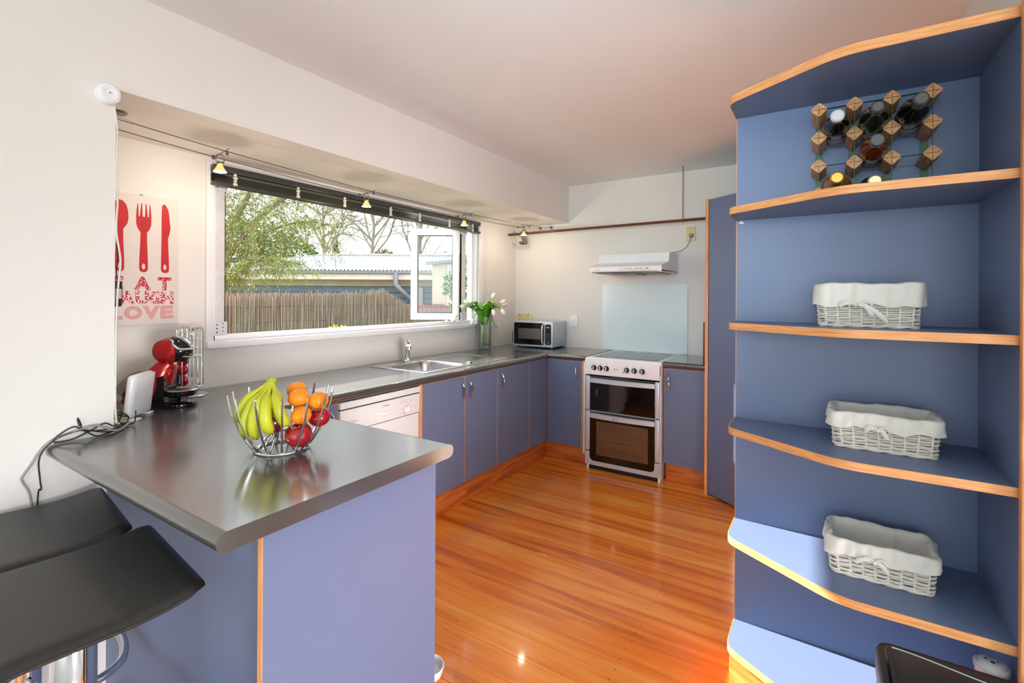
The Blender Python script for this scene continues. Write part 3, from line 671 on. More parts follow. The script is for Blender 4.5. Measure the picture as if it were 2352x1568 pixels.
def shelf(z0, z1, name='shelf'):
    s = obj(name, MB().prism(out+[(XR, YB)], 'Z', z0, z1), m_blue, su, smooth=0)
    e = MB(); n = len(out); o2 = []
    for i, (x, y) in enumerate(out):                            # edging strip just outside the board edge
        a = Vector(out[max(0, i-1)]); b = Vector(out[min(n-1, i+1)]); d = (b-a).normalized(); o2.append((x+d.y*.003, y-d.x*.003))
    q = []
    for (x, y), (x2, y2) in zip(out, o2): q += [(x, y, z0-.0004), (x2, y2, z0-.0004), (x2, y2, z1+.0004), (x, y, z1+.0004)]
    f = []
    for i in range(n-1):
        for k in range(4): f.append((i*4+k, i*4+(k+1) % 4, i*4+4+(k+1) % 4, i*4+4+k))
    f += [(0, 1, 2, 3), tuple(4*(n-1)+k for k in range(4))]
    obj('edging', e.add(q, f), m_oakh, s, smooth=30)
    return s
shelf(2.046, 2.072, 'top_board')
for z in (1.688, 1.292, 0.932, 0.556, 0.179): shelf(z-.0225, z)
obj('plinth', MB().prism([(XL+.004, YB), (XL+.004, -2.375), (2.69, -2.55), (XR, -2.555), (XR, YB)], 'Z', 0, 0.156), m_kick, su, smooth=0)
obj('shelf_peg', MB().lathe([(0, .0), (.011, .0), (.010, .006), (.004, .012), (0, .012)], (2.407, YB-.004, 1.651), 12, (0, 0, 1)), m_white, su)
rd = thing('shaker_canister', 'white canister with a round pierced lid on the bottom shelf behind the bin', 'canister', (3.018, -2.562, .179))
CX_, CY_ = 3.018, -2.562
obj('canister_body', MB().lathe([(0, .0005), (.030, .0005), (.032, .004), (.032, .285), (0, .285)], (CX_, CY_, .179), 28), m_white, rd)
ld_ = obj('canister_lid', MB().lathe([(.0335, .283), (.0345, .286), (.0345, .294), (.033, .297), (.030, .2975), (.029, .296), (.027, .296), (.026, .302), (.023, .3035), (0, .3035)], (CX_, CY_, .179), 32), m_white, rd)
dh = MB()
for x, y, r in ((-.010, .006, .003), (.012, .004, .0022), (.001, -.004, .0045)): dh.lathe([(0, .3042), (r, .3040), (r, .303)], (CX_+x, CY_+y, .179), 10)
obj('lid_holes', dh, m_black, ld_, smooth=0)

# ------------------------------------------------------------------ wine rack and bottles
ZS2 = 1.688
wr = thing('wine_rack', 'wine rack of diamond oak blocks and green metal strips on the upper shelf', 'wine rack', (2.788, -2.31, ZS2))
RX = [2.649, 2.742, 2.834, 2.927]; RZ = [1.979, 1.889, 1.7995, 1.7105]; hd_ = .0225
for x in RX:
    for z in RZ:
        c_ = .006; dm = []
        for a in range(4):
            ang = a*PI/2+PI/2; n1 = ang-PI/4
            for s_ in (-1, 1):
                dm.append((x+hd_*math.cos(ang)*.93+s_*c_*math.cos(ang+PI/2)*.5, z+hd_*math.sin(ang)*.93+s_*c_*math.sin(ang+PI/2)*.5))
        obj('oak_block', MB().prism(dm, 'Y', -2.385, -2.242), m_block, wr, smooth=0)
for y in (-2.3862, -2.2425):
    for z in RZ: obj('metal_strip', MB().box((RX[0]-.014, y-.0008, z-.0006), (RX[3]+.014, y+(.010 if y < -2.3 else .0), z+.0006)), m_strip, wr, smooth=0)
    for x in RX: obj('metal_strip', MB().box((x-.0006 if y < -2.3 else x-.010, y-.0008, RZ[3]-.014), (x+.0006 if y < -2.3 else x+.010, y+(.010 if y < -2.3 else .0), RZ[0]+.014)), m_strip, wr, smooth=0)
def bottle(x, z, ln, r, rn, cap_m, body_m, label, lab_m=None, capl=.035, caps=1.0, foil=None, shoulder=.55, tilt=True):
    ax = (0, -1, -.06 if tilt else 0); y1 = -2.246; t = thing('bottle', label, 'bottle', (x, y1, z-r), 0, 'bottles lying in the wine rack')
    L = ln; ns = L*shoulder
    obj('bottle_body', MB().lathe([(0, 0), (r*.9, 0), (r, .006), (r, ns), (r*.97, ns+.014), (r*.82, ns+.034), (rn*1.35, ns+.062), (rn, ns+.085), (rn, L-.01), (0, L-.01)], (x, y1, z), 28, ax), body_m, t)
    cr = rn*caps+.0035
    cp_ = obj('cap', MB().lathe([(rn, 0), (cr, .001), (cr, capl-.004), (cr-.004, capl), (0, capl)], (x, y1-L+capl*.85, z+ax[2]*(L-capl*.85)), 24, ax), cap_m, t)
    if lab_m: obj('paper_label', MB().lathe([(r+.0004, .035), (r+.0006, .036), (r+.0006, ns*.62), (r+.0004, ns*.63)], (x, y1, z), 28, ax), lab_m, t)
    if foil: obj('neck_foil', MB().lathe([(r*.99, ns+.010), (r*.86, ns+.034), (rn*1.5, ns+.062), (rn+.002, ns+.09), (rn+.002, L-.012)], (x, y1, z), 24, ax), foil, t)
    return t, cp_, L
cx1, cx2, cx3 = (RX[0]+RX[1])/2, (RX[1]+RX[2])/2, (RX[2]+RX[3])/2
bottle(cx1, RZ[1]+.036, .275, .034, .0125, m_cap, m_bott, 'dark bottle with a white cap, top left in the rack', m_label, .022, 1.15)
bottle(cx2, RZ[1]+.038, .290, .036, .0125, m_bcap, m_bottg, 'dark green bottle with a dark cap, top middle in the rack', m_label, .045)
bottle(cx3, RZ[1]+.039, .295, .037, .013, m_bcap, m_bott, 'large black bottle with a flat dark cap, top right in the rack', m_label, .05, 1.08)
t, cp_, L = bottle(cx2, RZ[2]+.037, .285, .035, .0125, m_bcap, m_amber, 'amber spirits bottle with a dark cap above a white collar, middle row', m_label, .014, 1.2)
obj('collar', MB().lathe([(.0135, 0), (.0155, .002), (.0155, .024), (.0135, .026)], (cx2, -2.246-L+.012+.024, RZ[2]+.037-.06*(L-.036)), 20, (0, -1, 0)), m_cap, t)
obj('cap_emblem', MB().add([(cx2+dx, -2.246-L+.012-.0149+.0118, RZ[2]+.037-.06*L+dz) for dx, dz in ((-.006, -.002), (.006, 0), (.001, .007))], [(0, 1, 2)]).xf(Matrix.Translation((0, -.0005, 0))), m_rprint, cp_, smooth=0)
t, cp_, L = bottle(cx1, ZS2+.0396, .275, .039, .013, m_gold, m_bott, 'sparkling wine bottle with gold foil and a red collar, bottom left', None, .04, 1.1, m_gold, .5, False)
obj('neck_label', MB().lathe([(.0395, .142), (.0398, .144), (.037, .156), (.0335, .172), (.031, .172)], (cx1, -2.246, ZS2+.0396), 28, (0, -1, 0)), m_rlabel, t)
bottle(cx2+.002, ZS2+.0366, .185, .036, .013, m_pgold, m_bottg, 'green bottle with a pale gold top, bottom middle behind the shelf edge', None, .035, 1.15, None, .42, False)

# ------------------------------------------------------------------ baskets
def rrect(w, d, r, n):
    """points round a rounded rectangle, with running length parameter"""
    pts = []; hw, hd2 = w/2, d/2
    seg = [((hw-r), -hd2, 0, 'l'), ]
    per = 2*(w-2*r)+2*(d-2*r)+2*PI*r
    for i in range(n):
        s = per*i/n
        a = w-2*r; q = PI*r/2; b = d-2*r
        if s < a: pts.append((-hw+r+s, -hd2, 0, -1)); continue
        s -= a
        if s < q: t = s/r; pts.append((hw-r+r*math.sin(t), -hd2+r-r*math.cos(t), math.sin(t), -math.cos(t))); continue
        s -= q
        if s < b: pts.append((hw, -hd2+r+s, 1, 0)); continue
        s -= b
        if s < q: t = s/r; pts.append((hw-r+r*math.cos(t), hd2-r+r*math.sin(t), math.cos(t), math.sin(t))); continue
        s -= q
        if s < a: pts.append((hw-r-s, hd2, 0, 1)); continue
        s -= a
        if s < q: t = s/r; pts.append((-hw+r-r*math.sin(t), hd2-r+r*math.cos(t), -math.sin(t), math.cos(t))); continue
        s -= q
        if s < b: pts.append((-hw, hd2-r-s, -1, 0)); continue
        s -= b
        t = s/r; pts.append((-hw+r-r*math.cos(t), -hd2+r-r*math.sin(t), -math.cos(t), -math.sin(t)))
    return pts
def basket(loc, rz, w, d, h, label, seed, tails):
    rnd = random.Random(seed)
    t = thing('storage_basket', label, 'basket', loc, rz, 'white wicker baskets on the blue shelves')
    rows = 12; ns = 26; N = 156; zr = .074
    wv = MB()
    for k in range(rows):
        z = .006+zr*k/(rows-1); gr = 1+.06*z/h
        ring = rrect(w*gr, d*gr, .02, N)
        amp = .0042; pts = []
        for i, (x, y, nx, ny) in enumerate(ring):
            o = amp*math.sin(2*PI*i/N*ns/2+(PI if k % 2 else 0)); jz = .0011*math.sin(2*PI*i/N*ns/2*0.5+k*1.7)+.0006*math.sin(i*.31+k)
            pts.append((x+nx*o, y+ny*o, z+jz))
        wv.tube(pts, .0026, 5, closed=True)
    for kk in range(2):                                         # twisted base border
        ring = rrect(w, d, .02, N); wv.tube([(x+nx*.003*math.cos(i*.32+kk*PI), y+ny*.003*math.cos(i*.32+kk*PI), .0046+.0022*math.sin(i*.32+kk*PI)) for i, (x, y, nx, ny) in enumerate(ring)], .0036, 5, closed=True)
    obj('wicker_weave', wv, m_wicker, t, local=True)
    sk2 = MB()
    for i in range(ns):
        j = int(i*N/ns); a = rrect(w, d, .02, N)[j]; b = rrect(w*1.07, d*1.07, .02, N)[j]
        sk2.tube([(a[0], a[1], .003), (b[0], b[1], h-.02)], .0024, 5)
    obj('wicker_stakes', sk2, m_wicker, t, local=True)
    obj('basket_base', MB().prism([(p[0], p[1]) for p in rrect(w-.006, d-.006, .018, 40)], 'Z', .003, .009), m_wicker, t, local=True, smooth=0)
    # cloth liner: inside floor, up the wall, over the rim and down outside as a loose skirt
    prof = []
    NV = 20
    def lf(u, v):
        i = u*N; fr = rrect(1, 1, .1, 4)
        if v < .15: s = v/.15; off = -.012; z = .012; sc = (.2+.8*s)/1.06
        elif v < .5: s = (v-.15)/.35; off = -.012+.0045*s*s; z = .012+(h-.012)*s; sc = (1+.06*z/h)/1.06
        elif v < .6: s = (v-.5)/.1; off = -.0075+.017*s; z = h+.0055*math.sin(PI*s); sc = 1
        else: s = (v-.6)/.4; off = .0095+.003*s; z = h-(h-.064)*s; sc = 1
        return off, z, sc
    ringw = rrect(w*1.06, d*1.06, .024, N)
    ph = [rnd.uniform(0, 6.28) for _ in range(6)]
    def cl(u, v):
        off, z, sc = lf(u, v); i = int(round(u*N)) % N; x, y, nx, ny = ringw[i]
        g = 2*PI*u
        wav = .0022*math.sin(9*g+ph[0])+.0018*math.sin(17*g+ph[1]+8*v)+.0012*math.sin(29*g+ph[2])
        k = 1.0 if v > .6 else (.7 if v > .2 else .2)
        if v > .62: z += (.0035*math.sin(5*g+ph[3])+.003*math.sin(11*g+ph[4]))*(v-.62)/.38
        if .45 < v < .65: z += .0022*math.sin(4*g+ph[5])+.001*math.sin(13*g)
        return (x*sc+nx*(off+wav*k), y*sc+ny*(off+wav*k), z)
    li = obj('cloth_liner', MB().grid(cl, N, 40, wrap=True), m_cloth, t, local=True, smooth=80)
    bw = MB(); y0 = -d*1.06/2-.0165
    bx = -.015
    for sgn, ln, dr in tails:
        pts = [(bx, y0, .066)]
        for i in range(1, 8):
            q = i/7; pts.append((bx+sgn*ln*q, y0-.004*math.sin(PI*q), .066-dr*q+.010*math.sin(PI*q)))
        bw.tube(pts, [.0045]+[.0062]*6+[.005], 6, flat=.3, up=(0, 0, 1))
    for sgn in (-1, 1):
        bw.tube([(bx+sgn*.034*math.sin(PI*i/10)*(.6+.4*i/10), y0-.003-.003*math.sin(PI*i/5), .068+.010*math.sin(2*PI*i/10)) for i in range(11)], .003, 6, flat=.5)
    bw.ball((bx, y0-.004, .066), .006, 10, 6)
    obj('ribbon_bow', bw, m_cloth, t, local=True)
    return t
BW, BD, BH = .236, .158, .104
basket((2.775, -2.365, 1.2922), R(-3), BW, BD, BH+.022, 'white cloth-lined wicker basket on the shelf below the bottles, long ribbon tails', 3, ((1, .062, .048), (-1, .05, .002), (1, .028, .03)))
basket((2.813, -2.375, 0.9322), R(-1), BW, BD, BH, 'white wicker basket on the middle shelf, ruffled cloth edge hanging low', 5, ((1, .022, .022), (-1, .03, .006)))
basket((2.806, -2.385, 0.5562), R(-1), BW, BD, BH, 'white wicker basket on the half-sunlit lower shelf, small bow in front', 9, ((1, .03, .022), (-1, .045, .012)))

# ------------------------------------------------------------------ bin
bn = thing('kitchen_bin', 'black rectangular kitchen bin in front of the shelf unit, bottom right', 'bin', (2.93, -2.81, 0))
BX0, BX1, BY_, BZ = 2.778, 3.10, -2.655, .505
def rr2(x0, x1, y0, y1, r, n=6):
    o = []
    for cx, cy_, a0 in ((x1-r, y1-r, 0), (x0+r, y1-r, 90), (x0+r, y0+r, 180), (x1-r, y0+r, 270)):
        for i in range(n+1): a = R(a0+90*i/n); o.append((cx+r*math.cos(a), cy_+r*math.sin(a)))
    return o
def ringloft(mb, loops):
    n = len(loops[0]); v = [p for l in loops for p in l]; f = []
    for i in range(len(loops)-1):
        for k in range(n): f.append((i*n+k, i*n+(k+1) % n, (i+1)*n+(k+1) % n, (i+1)*n+k))
    f.append(tuple(range(n-1, -1, -1))); f.append(tuple((len(loops)-1)*n+k for k in range(n)))
    return mb.add(v, f)
BF = -3.02
obj('bin_body', ringloft(MB(), [[(x, y, z) for x, y in rr2(BX0+i, BX1-i, BF+i, BY_-i, .03)] for i, z in ((.02, 0), (.012, .02), (.002, .42), (.0, .44))]), m_bin, bn)
obj('lid_rim', ringloft(MB(), [[(x, y, z) for x, y in rr2(BX0+i, BX1-i, BF+i, BY_-i, .03)] for i, z in ((.0, .441), (.0, .492), (.004, .503), (.012, .505))]), m_bin, bn)
obj('lid_groove', ringloft(MB(), [[(x, y, z) for x, y in rr2(BX0+.016, BX1-.016, BF+.012, BY_-.016, .022)] for z in (.5045, .5056)]), m_bgloss, bn)
LX0, LX1, LY0, LY1 = BX0+.022, BX1-.020, BF+.014, BY_-.022
obj('lid', ringloft(MB(), [[(x, y, z) for x, y in rr2(LX0+i, LX1-i, LY0+i, LY1-i, .02)] for i, z in ((0, .503), (0, .5075), (.003, .510), (.01, .511))]), m_bin, bn)
obj('lid_glint', MB().tube([(LX0+.010+.268*t, LY1-.010-.030*math.sin(PI*min(1, t*1.0)*.62)**2, .5112) for t in [i/14 for i in range(15)]], .0016, 6), m_silver, bn, label='thin silver line imitating the glint along the lid edge')  # silver tube laid in as the highlight on the lid edge

# ------------------------------------------------------------------ bar stools
def stool(cx, cy_, label, rz):
    t = thing('bar_stool', label, 'stool', (cx, cy_, 0), rz, 'black bar stools at the peninsula')
    hw, zs, th = .222, .732, .032
    y0, y1 = -.175, .19
    def prof(s):                                                # s 0..1 from the outer edge to the peninsula edge
        y = y0+(y1-y0)*s; z = zs-.030*max(0, (.22-s)/.22)**2+.021*max(0, (s-.60)/.40)**2.0
        return y, z
    def seat(u, v):
        # closed loop in v: top then underside
        if v < .5: s = v*2; y, z = prof(s); dz = 0
        else: s = 1-(v-.5)*2; y, z = prof(s); dz = -th
        x = -hw+2*hw*u
        e = min(u, 1-u)*2*hw; e2 = min(s, 1-s)*(y1-y0)
        r = .035
        rx = max(0, (r-e)/r); ry = max(0, (r-e2)/r)
        k = min(1, math.hypot(rx, ry))
        sh = 1-math.sqrt(max(0, 1-k*k))
        z = z+dz+(-sh*th/2 if dz == 0 else sh*th/2)
        xx = x*(1-.0*ry); 
        if rx > 0 and ry > 0:                                   # round the plan corners
            c = .3*(math.hypot(rx, ry)-max(rx, ry)); x -= math.copysign(c*r*.9, x); y -= math.copysign(c*r*.9, y)
        return (x, y, z)
    obj('seat', MB().grid(seat, 44, 88), m_leather, t, local=True, smooth=70)
    def rim(sx_): return [(sx_*(hw+.0005), prof(i/20)[0], prof(i/20)[1]-th*.5) for i in range(2, 19)]
    for sx_ in (1, -1): obj('seat_piping', MB().tube(rim(sx_), .0025, 6), m_leather, t, local=True)
    obj('mounting_plate', MB().box((-.09, -.09, zs-th-.012), (.09, .09, zs-th+.002), .004), m_black, t, local=True)
    obj('column', MB().lathe([(0, .03), (.030, .03), (.030, .40), (.040, .402), (.040, .665), (.036, .672), (0, .672)], (0, 0, 0), 28), m_chrome, t, local=True)
    obj('gas_sleeve', MB().lathe([(.024, .66), (.024, .685), (0, .69)], (-.0, 0, 0), 18), m_black, t, local=True)
    obj('lever', MB().tube([(-.02, -.02, .675), (-.11, -.05, .668), (-.19, -.085, .655)], .005, 8).tube([(-.15, -.068, .66), (-.20, -.09, .652)], .009, 10), m_chrome, t, local=True)
    fr = [(0.03, .02, .40)]+[(.155*math.sin(a)+.0, .03+.20*(1-math.cos(a))/2+.02, .395) for a in [PI*.35+i*PI/14*.0 for i in range(0)]]
    lp = [(.036, .0, .33), (.10, .02, .33), (.15, .07, .33), (.155, .13, .33), (.12, .18, .33), (.06, .20, .33), (0, .205, .33), (-.06, .20, .33), (-.12, .18, .33), (-.155, .13, .33), (-.15, .07, .33), (-.10, .02, .33), (-.036, 0, .33)]
    def smooth_pts(P, k=4):
        o = []
        for i in range(len(P)-1):
            p0, p1, p2, p3 = [Vector(P[max(0, min(len(P)-1, i+j))]) for j in (-1, 0, 1, 2)]
            for q in range(k):
                s = q/k; o.append(0.5*((2*p1)+(p2-p0)*s+(2*p0-5*p1+4*p2-p3)*s*s+(-p0+3*p1-3*p2+p3)*s**3))
        o.append(Vector(P[-1])); return o
    obj('footrest', MB().tube(smooth_pts(lp), .0115, 12), m_chrome, t, local=True)
    obj('base', MB().lathe([(0, 0), (.205, 0), (.205, .006), (.16, .014), (.06, .026), (.034, .05), (0, .05)], (0, 0, 0), 40), m_chrome, t, local=True)
    return t
stool(1.278, -3.835, 'near black leatherette bar stool on a chrome column, in front', R(-7))
stool(0.835, -3.812, 'black leatherette bar stool by the left wall, behind the near one', R(-8))

# ------------------------------------------------------------------ fruit bowl and fruit
BC = Vector((1.246, -3.329, ZT)); ER = Vector((.8415, .5402, 0)); EN = Vector((.5402, -.8415, 0))   # right, towards the viewer
def Bp(a, b, z): return BC+ER*a+EN*b+Vector((0, 0, z))
fb = thing('fruit_bowl', 'open chrome wire fruit bowl standing on the peninsula', 'bowl', tuple(BC))
obj('base_ring', MB().tube([Bp(.077*math.cos(a), .077*math.sin(a), .004) for a in [2*PI*i/48 for i in range(48)]], .0036, 8, closed=True), m_chrome, fb)
for i in range(13):
    an = 2*PI*(i+.35)/13; c, s = math.cos(an), math.sin(an)
    pr = [(.012, .060), (.03, .056), (.046, .042), (.058, .022), (.070, .010), (.080, .012), (.096, .034), (.113, .065), (.128, .10), (.139, .135), (.148, .18)]
    P = [Vector(Bp(r*c, r*s, z)) for r, z in pr]; o = []
    for k in range(len(P)-1):
        p0, p1, p2, p3 = [P[max(0, min(len(P)-1, k+j))] for j in (-1, 0, 1, 2)]
        for q in range(3):
            u = q/3; o.append(0.5*((2*p1)+(p2-p0)*u+(2*p0-5*p1+4*p2-p3)*u*u+(-p0+3*p1-3*p2+p3)*u**3))
    o.append(P[-1])
    obj('wire_prong', MB().tube(o, .0034, 8), m_chrome, fb)
obj('centre_boss', MB().lathe([(0, .064), (.012, .063), (.015, .058), (0, .055)], tuple(BC), 16), m_chrome, fb)
def apple(a, b, z, r, m, label, sticker=False):
    t = thing('apple', label, 'apple', tuple(Bp(a, b, z-r)), 0, 'apples in the fruit bowl')
    pf = []
    for i in range(17):
        u = PI*i/16; rr = r*(math.sin(u))*(1+.05*math.cos(u)); zz = -r*.92*math.cos(u)
        if i > 12: zz -= r*.30*((i-12)/4)**2
        if i < 3: zz += r*.12*((3-i)/3)**2
        pf.append((rr, zz))
    obj('apple_body', MB().lathe(pf, tuple(Bp(a, b, z)), 24, (.15, -.25, 1)), m, t)
    obj('apple_stalk', MB().tube([Bp(a, b, z+r*.55), Bp(a+.003, b, z+r*.95)], .0014, 5), m_btip, t)
    if sticker: 
        cdir = (EN*.95+Vector((0, 0, -.25))+ER*.05).normalized()
        obj('fruit_sticker', MB().lathe([(0, r+.0010), (.0075, r+.0004), (.0075, r-.001)], tuple(Bp(a, b, z)), 14, tuple(cdir)), m_sticker, t)
apple(.060, .020, .050, .040, m_apple, 'bright red apple low on the right of the bowl')
apple(-.018, .018, .092, .036, m_dapple, 'dark red apple with a sticker under the bananas', True)
apple(.100, -.038, .092, .034, m_apple, 'red apple half hidden behind the mandarins at the right rim')
def mandarin(a, b, z, r, label):
    t = thing('mandarin', label, 'mandarin', tuple(Bp(a, b, z-r)), 0, 'mandarins in the fruit bowl')
    pf = [(r*math.sin(PI*i/14), -r*.86*math.cos(PI*i/14)-(r*.06*max(0, (i-11)/3)**2)) for i in range(15)]
    obj('mandarin_body', MB().lathe(pf, tuple(Bp(a, b, z)), 24, (.1, -.3, 1)), m_orange, t)
    ax = Vector((.1, -.3, 1)).normalized(); obj('stem_button', MB().lathe([(0, .002), (.003, .001), (.004, -.002)], tuple(Bp(a, b, z)+ax*r*.80), 8, tuple(ax)), m_bstem, t)
mandarin(.072, .030, .112, .030, 'mandarin resting on the bright red apple')
mandarin(.106, -.018, .147, .030, 'mandarin highest at the right rim of the bowl')
mandarin(.048, -.005, .158, .031, 'mandarin beside the bananas, in the middle')
mandarin(.020, -.055, .172, .030, 'mandarin at the back behind the banana stems')
bunch = thing('banana_bunch', 'bunch of green-yellow bananas leaning in the bowl', 'bananas', tuple(Bp(-.03, .0, .07)))
SB = (-.028, .010, .212)
for k, (ta, tb_, tz, mo) in enumerate(((-.118, .030, .088, .030), (-.082, .062, .052, .045), (-.046, .074, .050, .055), (-.004, .070, .064, .055), (.034, .048, .082, .040), (-.060, .020, .075, .00), (-.01, .03, .088, .01))):
    p = []; rr = []
    for i in range(15):
        q = i/14; a = SB[0]+(ta-SB[0])*q**.8+(k-2.5)*.004*math.sin(PI*q); b = SB[1]+(tb_-SB[1])*q+mo*math.sin(PI*q)*.75; z = SB[2]+(tz-SB[2])*q
        if q > .8: b -= (q-.8)*.06; a += (-.03 if ta < SB[0] else .02)*(q-.8)*0
        p.append(Bp(a, b, z))
        rr.append(.0058 if q < .16 else .0058+(.0182-.0058)*ss((q-.16)/.22) if q < .4 else .0182*(1-.05*q) if q < .82 else .0178*math.sqrt(max(.02, 1-((q-.82)/.185)**2)))
    bo = obj('banana', MB().tube(p, rr, 7), m_banana, bunch, smooth=64)
    obj('banana_tip', MB().ball(tuple(p[-1]), .0045, 8, 6), m_btip, bo)
obj('bunch_crown', MB().tube([Bp(-.040, .006, .214), Bp(-.028, .010, .217), Bp(-.014, .010, .213)], [.008, .011, .007], 10), m_bstem, bunch)
def spl(P, k=5):
    P = [Vector(p) for p in P]; o = []
    for i in range(len(P)-1):
        p0, p1, p2, p3 = [P[max(0, min(len(P)-1, i+j))] for j in (-1, 0, 1, 2)]
        for q in range(k):
            s = q/k; o.append(0.5*((2*p1)+(p2-p0)*s+(2*p0-5*p1+4*p2-p3)*s*s+(-p0+3*p1-3*p2+p3)*s**3))
    o.append(P[-1]); return o

# ------------------------------------------------------------------ coffee machine (local x = the way it faces)
CA = R(32.7)
cm = thing('coffee_machine', 'red and black round-headed capsule coffee machine in the corner behind the white router', 'coffee machine', (.312, -3.243, ZT), CA)
obj('foot_plate', MB().lathe([(0, 0), (.060, 0), (.062, .006), (.060, .016), (.046, .019), (0, .019)], (.030, 0, 0), 36).box((-.10, -.05, 0), (.03, .05, .018), .008), m_bgloss, cm, local=True)
dt = obj('drip_tray', MB().lathe([(0, .046), (.055, .046), (.060, .054), (.061, .068), (.057, .071), (.0, .069)], (.031, 0, 0), 36), m_bgloss, cm, local=True)
gr = MB()
for i in range(9):
    x = .031-.046+.0115*i; hw = math.sqrt(max(0, .051**2-(x-.031)**2)); gr.box((x-.002, -hw, .0705), (x+.002, hw, .0725))
obj('tray_grille', gr.lathe([(.053, .0705), (.057, .0735), (.060, .0705)], (.031, 0, 0), 32), m_steel, dt, local=True)
obj('column', MB().prism([(-.062, .0), (-.012, .0), (-.012, .128), (-.045, .122), (-.062, .10)], 'Y', -.052, .052, .006), m_bgloss, cm, local=True)
obj('column_slot', MB().box((-.0115, -.026, .084), (-.0105, .026, .090)), m_dsteel, cm, local=True, smooth=0)
bp_ = [(-.012, .165, .036), (-.030, .150, .048), (-.052, .122, .058), (-.085, .085, .062), (-.120, .045, .056), (-.150, .012, .040)]
def torso(P, sy):
    mb = MB(); P2 = spl([(p[0], p[1], p[2]) for p in P], 4); mb.tube([(p.x, 0, p.y) for p in P2], [p.z for p in P2], 24, flat=sy, up=(0, 0, 1)); return mb
obj('red_body', torso([(-.010, .190, .026), (-.030, .172, .040), (-.050, .142, .053), (-.070, .105, .062), (-.085, .068, .064), (-.10, .036, .058)], 1.0), m_red, cm, local=True, smooth=70)
def arc_strip(r0, r1, a0, a1, hw, cx, cz):
    mb = MB(); n = 20; loops = []
    for i in range(n+1):
        a = R(a0+(a1-a0)*i/n); c, s = math.cos(a), math.sin(a)
        loops.append([(cx+r0*c, -hw, cz+r0*s), (cx+r1*c, -hw*.8, cz+r1*s), (cx+r1*c, hw*.8, cz+r1*s), (cx+r0*c, hw, cz+r0*s)])
    return ringloft(mb, loops)
obj('water_tank', arc_strip(.105, .148, 84, 158, .055, -.085, .010), m_tank, cm, local=True, smooth=50)
obj('tank_handle', MB().box((-.095, -.02, .156), (-.060, .02, .164), .003), m_black, cm, local=True)
obj('red_shell', arc_strip(.066, .106, 88, 176, .058, -.085, .010), m_red, cm, local=True, smooth=50)
hd2_ = obj('red_head', MB().ball((-.012, 0, .240), .056, 28, 18, 1, 1.0, 1), m_red, cm, local=True)
obj('head_side', MB().lathe([(0, .062), (.03, .060), (.047, .05), (.053, .03)], (-.012, 0, .240), 28, (0, -1, 0)), m_red, hd2_, local=True)
fc = [(.035, .275, .030), (.060, .262, .033), (.080, .250, .028), (.094, .238, .018)]
obj('black_front', MB().tube([(p[0]-.02, 0, p[1]-.006) for p in [(.010, .250, 0), (.040, .245, 0), (.065, .236, 0), (.086, .225, 0)]], [.056, .052, .040, .022], 24, up=(0, 0, 1)), m_bgloss, cm, local=True, smooth=70)
obj('chrome_band', MB().tube(spl([(-.012, -.03, .293), (.018, -.042, .284), (.034, -.050, .262), (.052, -.044, .248), (.072, -.026, .246), (.096, 0, .248), (.072, .026, .246), (.052, .044, .248), (.034, .050, .262), (.018, .042, .284), (-.012, .03, .293)]), .0048, 8), m_chrome, cm, local=True)
obj('capsule_lever', MB().box((.050, -.028, .211), (.100, .028, .219), .003), m_chrome, cm, local=True)
obj('nozzle', MB().lathe([(0, 0), (.010, 0), (.014, .02), (0, .02)], (.042, 0, .19), 16), m_bgloss, cm, local=True)

# ------------------------------------------------------------------ router
rt = thing('wifi_router', 'white upright wifi router in front of the red coffee machine', 'router', (.425, -3.405, ZT), R(135.5))
rm = Matrix.Rotation(R(6), 4, 'X')
def rbox(lo, hi, bev, seg=3): return MB().box(lo, hi, bev, seg).xf(rm)
obj('router_body', rbox((-.078, .002, .008), (.078, .030, .172), .013, 4), m_white, rt, local=True)
obj('front_plate', rbox((-.072, -.002, .014), (.072, .004, .168), .012, 4).xf(Matrix()), m_cream, rt, local=True)
obj('upper_panel', rbox((-.066, .0325-.036, .112), (.066, .034-.036, .164), .006), m_trim, rt, local=True)
obj('router_foot', MB().box((-.085, -.022, 0), (-.035, .045, .008), .003).box((.05, -.010, 0), (.082, .045, .008), .003), m_white, rt, local=True)
obj('port_recess', rbox((.0765, .010, .03), (.0795, .022, .075), .001), m_black, rt, local=True)

# ------------------------------------------------------------------ capsule holder and capsules
HC = Vector((.126, -3.100, ZT))
ch = thing('capsule_holder', 'chrome wire capsule carousel beside the red coffee machine', 'capsule holder', tuple(HC))
obj('base_plate', MB().lathe([(0, 0), (.072, 0), (.074, .004), (.066, .009), (0, .011)], tuple(HC), 36), m_chrome, ch)
obj('centre_rod', MB().cyl(HC, HC+Vector((0, 0, .285)), .004, 10).ball(HC+Vector((0, 0, .287)), .010, 12, 8), m_chrome, ch)
def Hp(a, b, z): return HC+ER*a+EN*b+Vector((0, 0, z))
for k in range(4):
    an = PI*k/2+.35; c, s = math.cos(an), math.sin(an); w_ = .020
    def HP(t, rr, z): return Hp(rr*c-t*s, rr*s+t*c, z)
    for rr in (.052, .026):
        lp = [HP(-w_, rr, .052), HP(-w_, rr, .30), HP(-w_*.8, rr, .318), HP(0, rr, .323), HP(w_*.8, rr, .318), HP(w_, rr, .30), HP(w_, rr, .052)]
        obj('wire_loop', MB().tube(lp, .0026, 7), m_chrome, ch)
    obj('wire_cradle', MB().tube([HP(-w_, .026, .052), HP(-w_, .052, .05), HP(-w_*.6, .060, .047), HP(w_*.6, .060, .047), HP(w_, .052, .05), HP(w_, .026, .052)], .0026, 7).tube([HP(0, 0, .26), HP(0, .03, .26)], .0022, 6), m_chrome, ch)
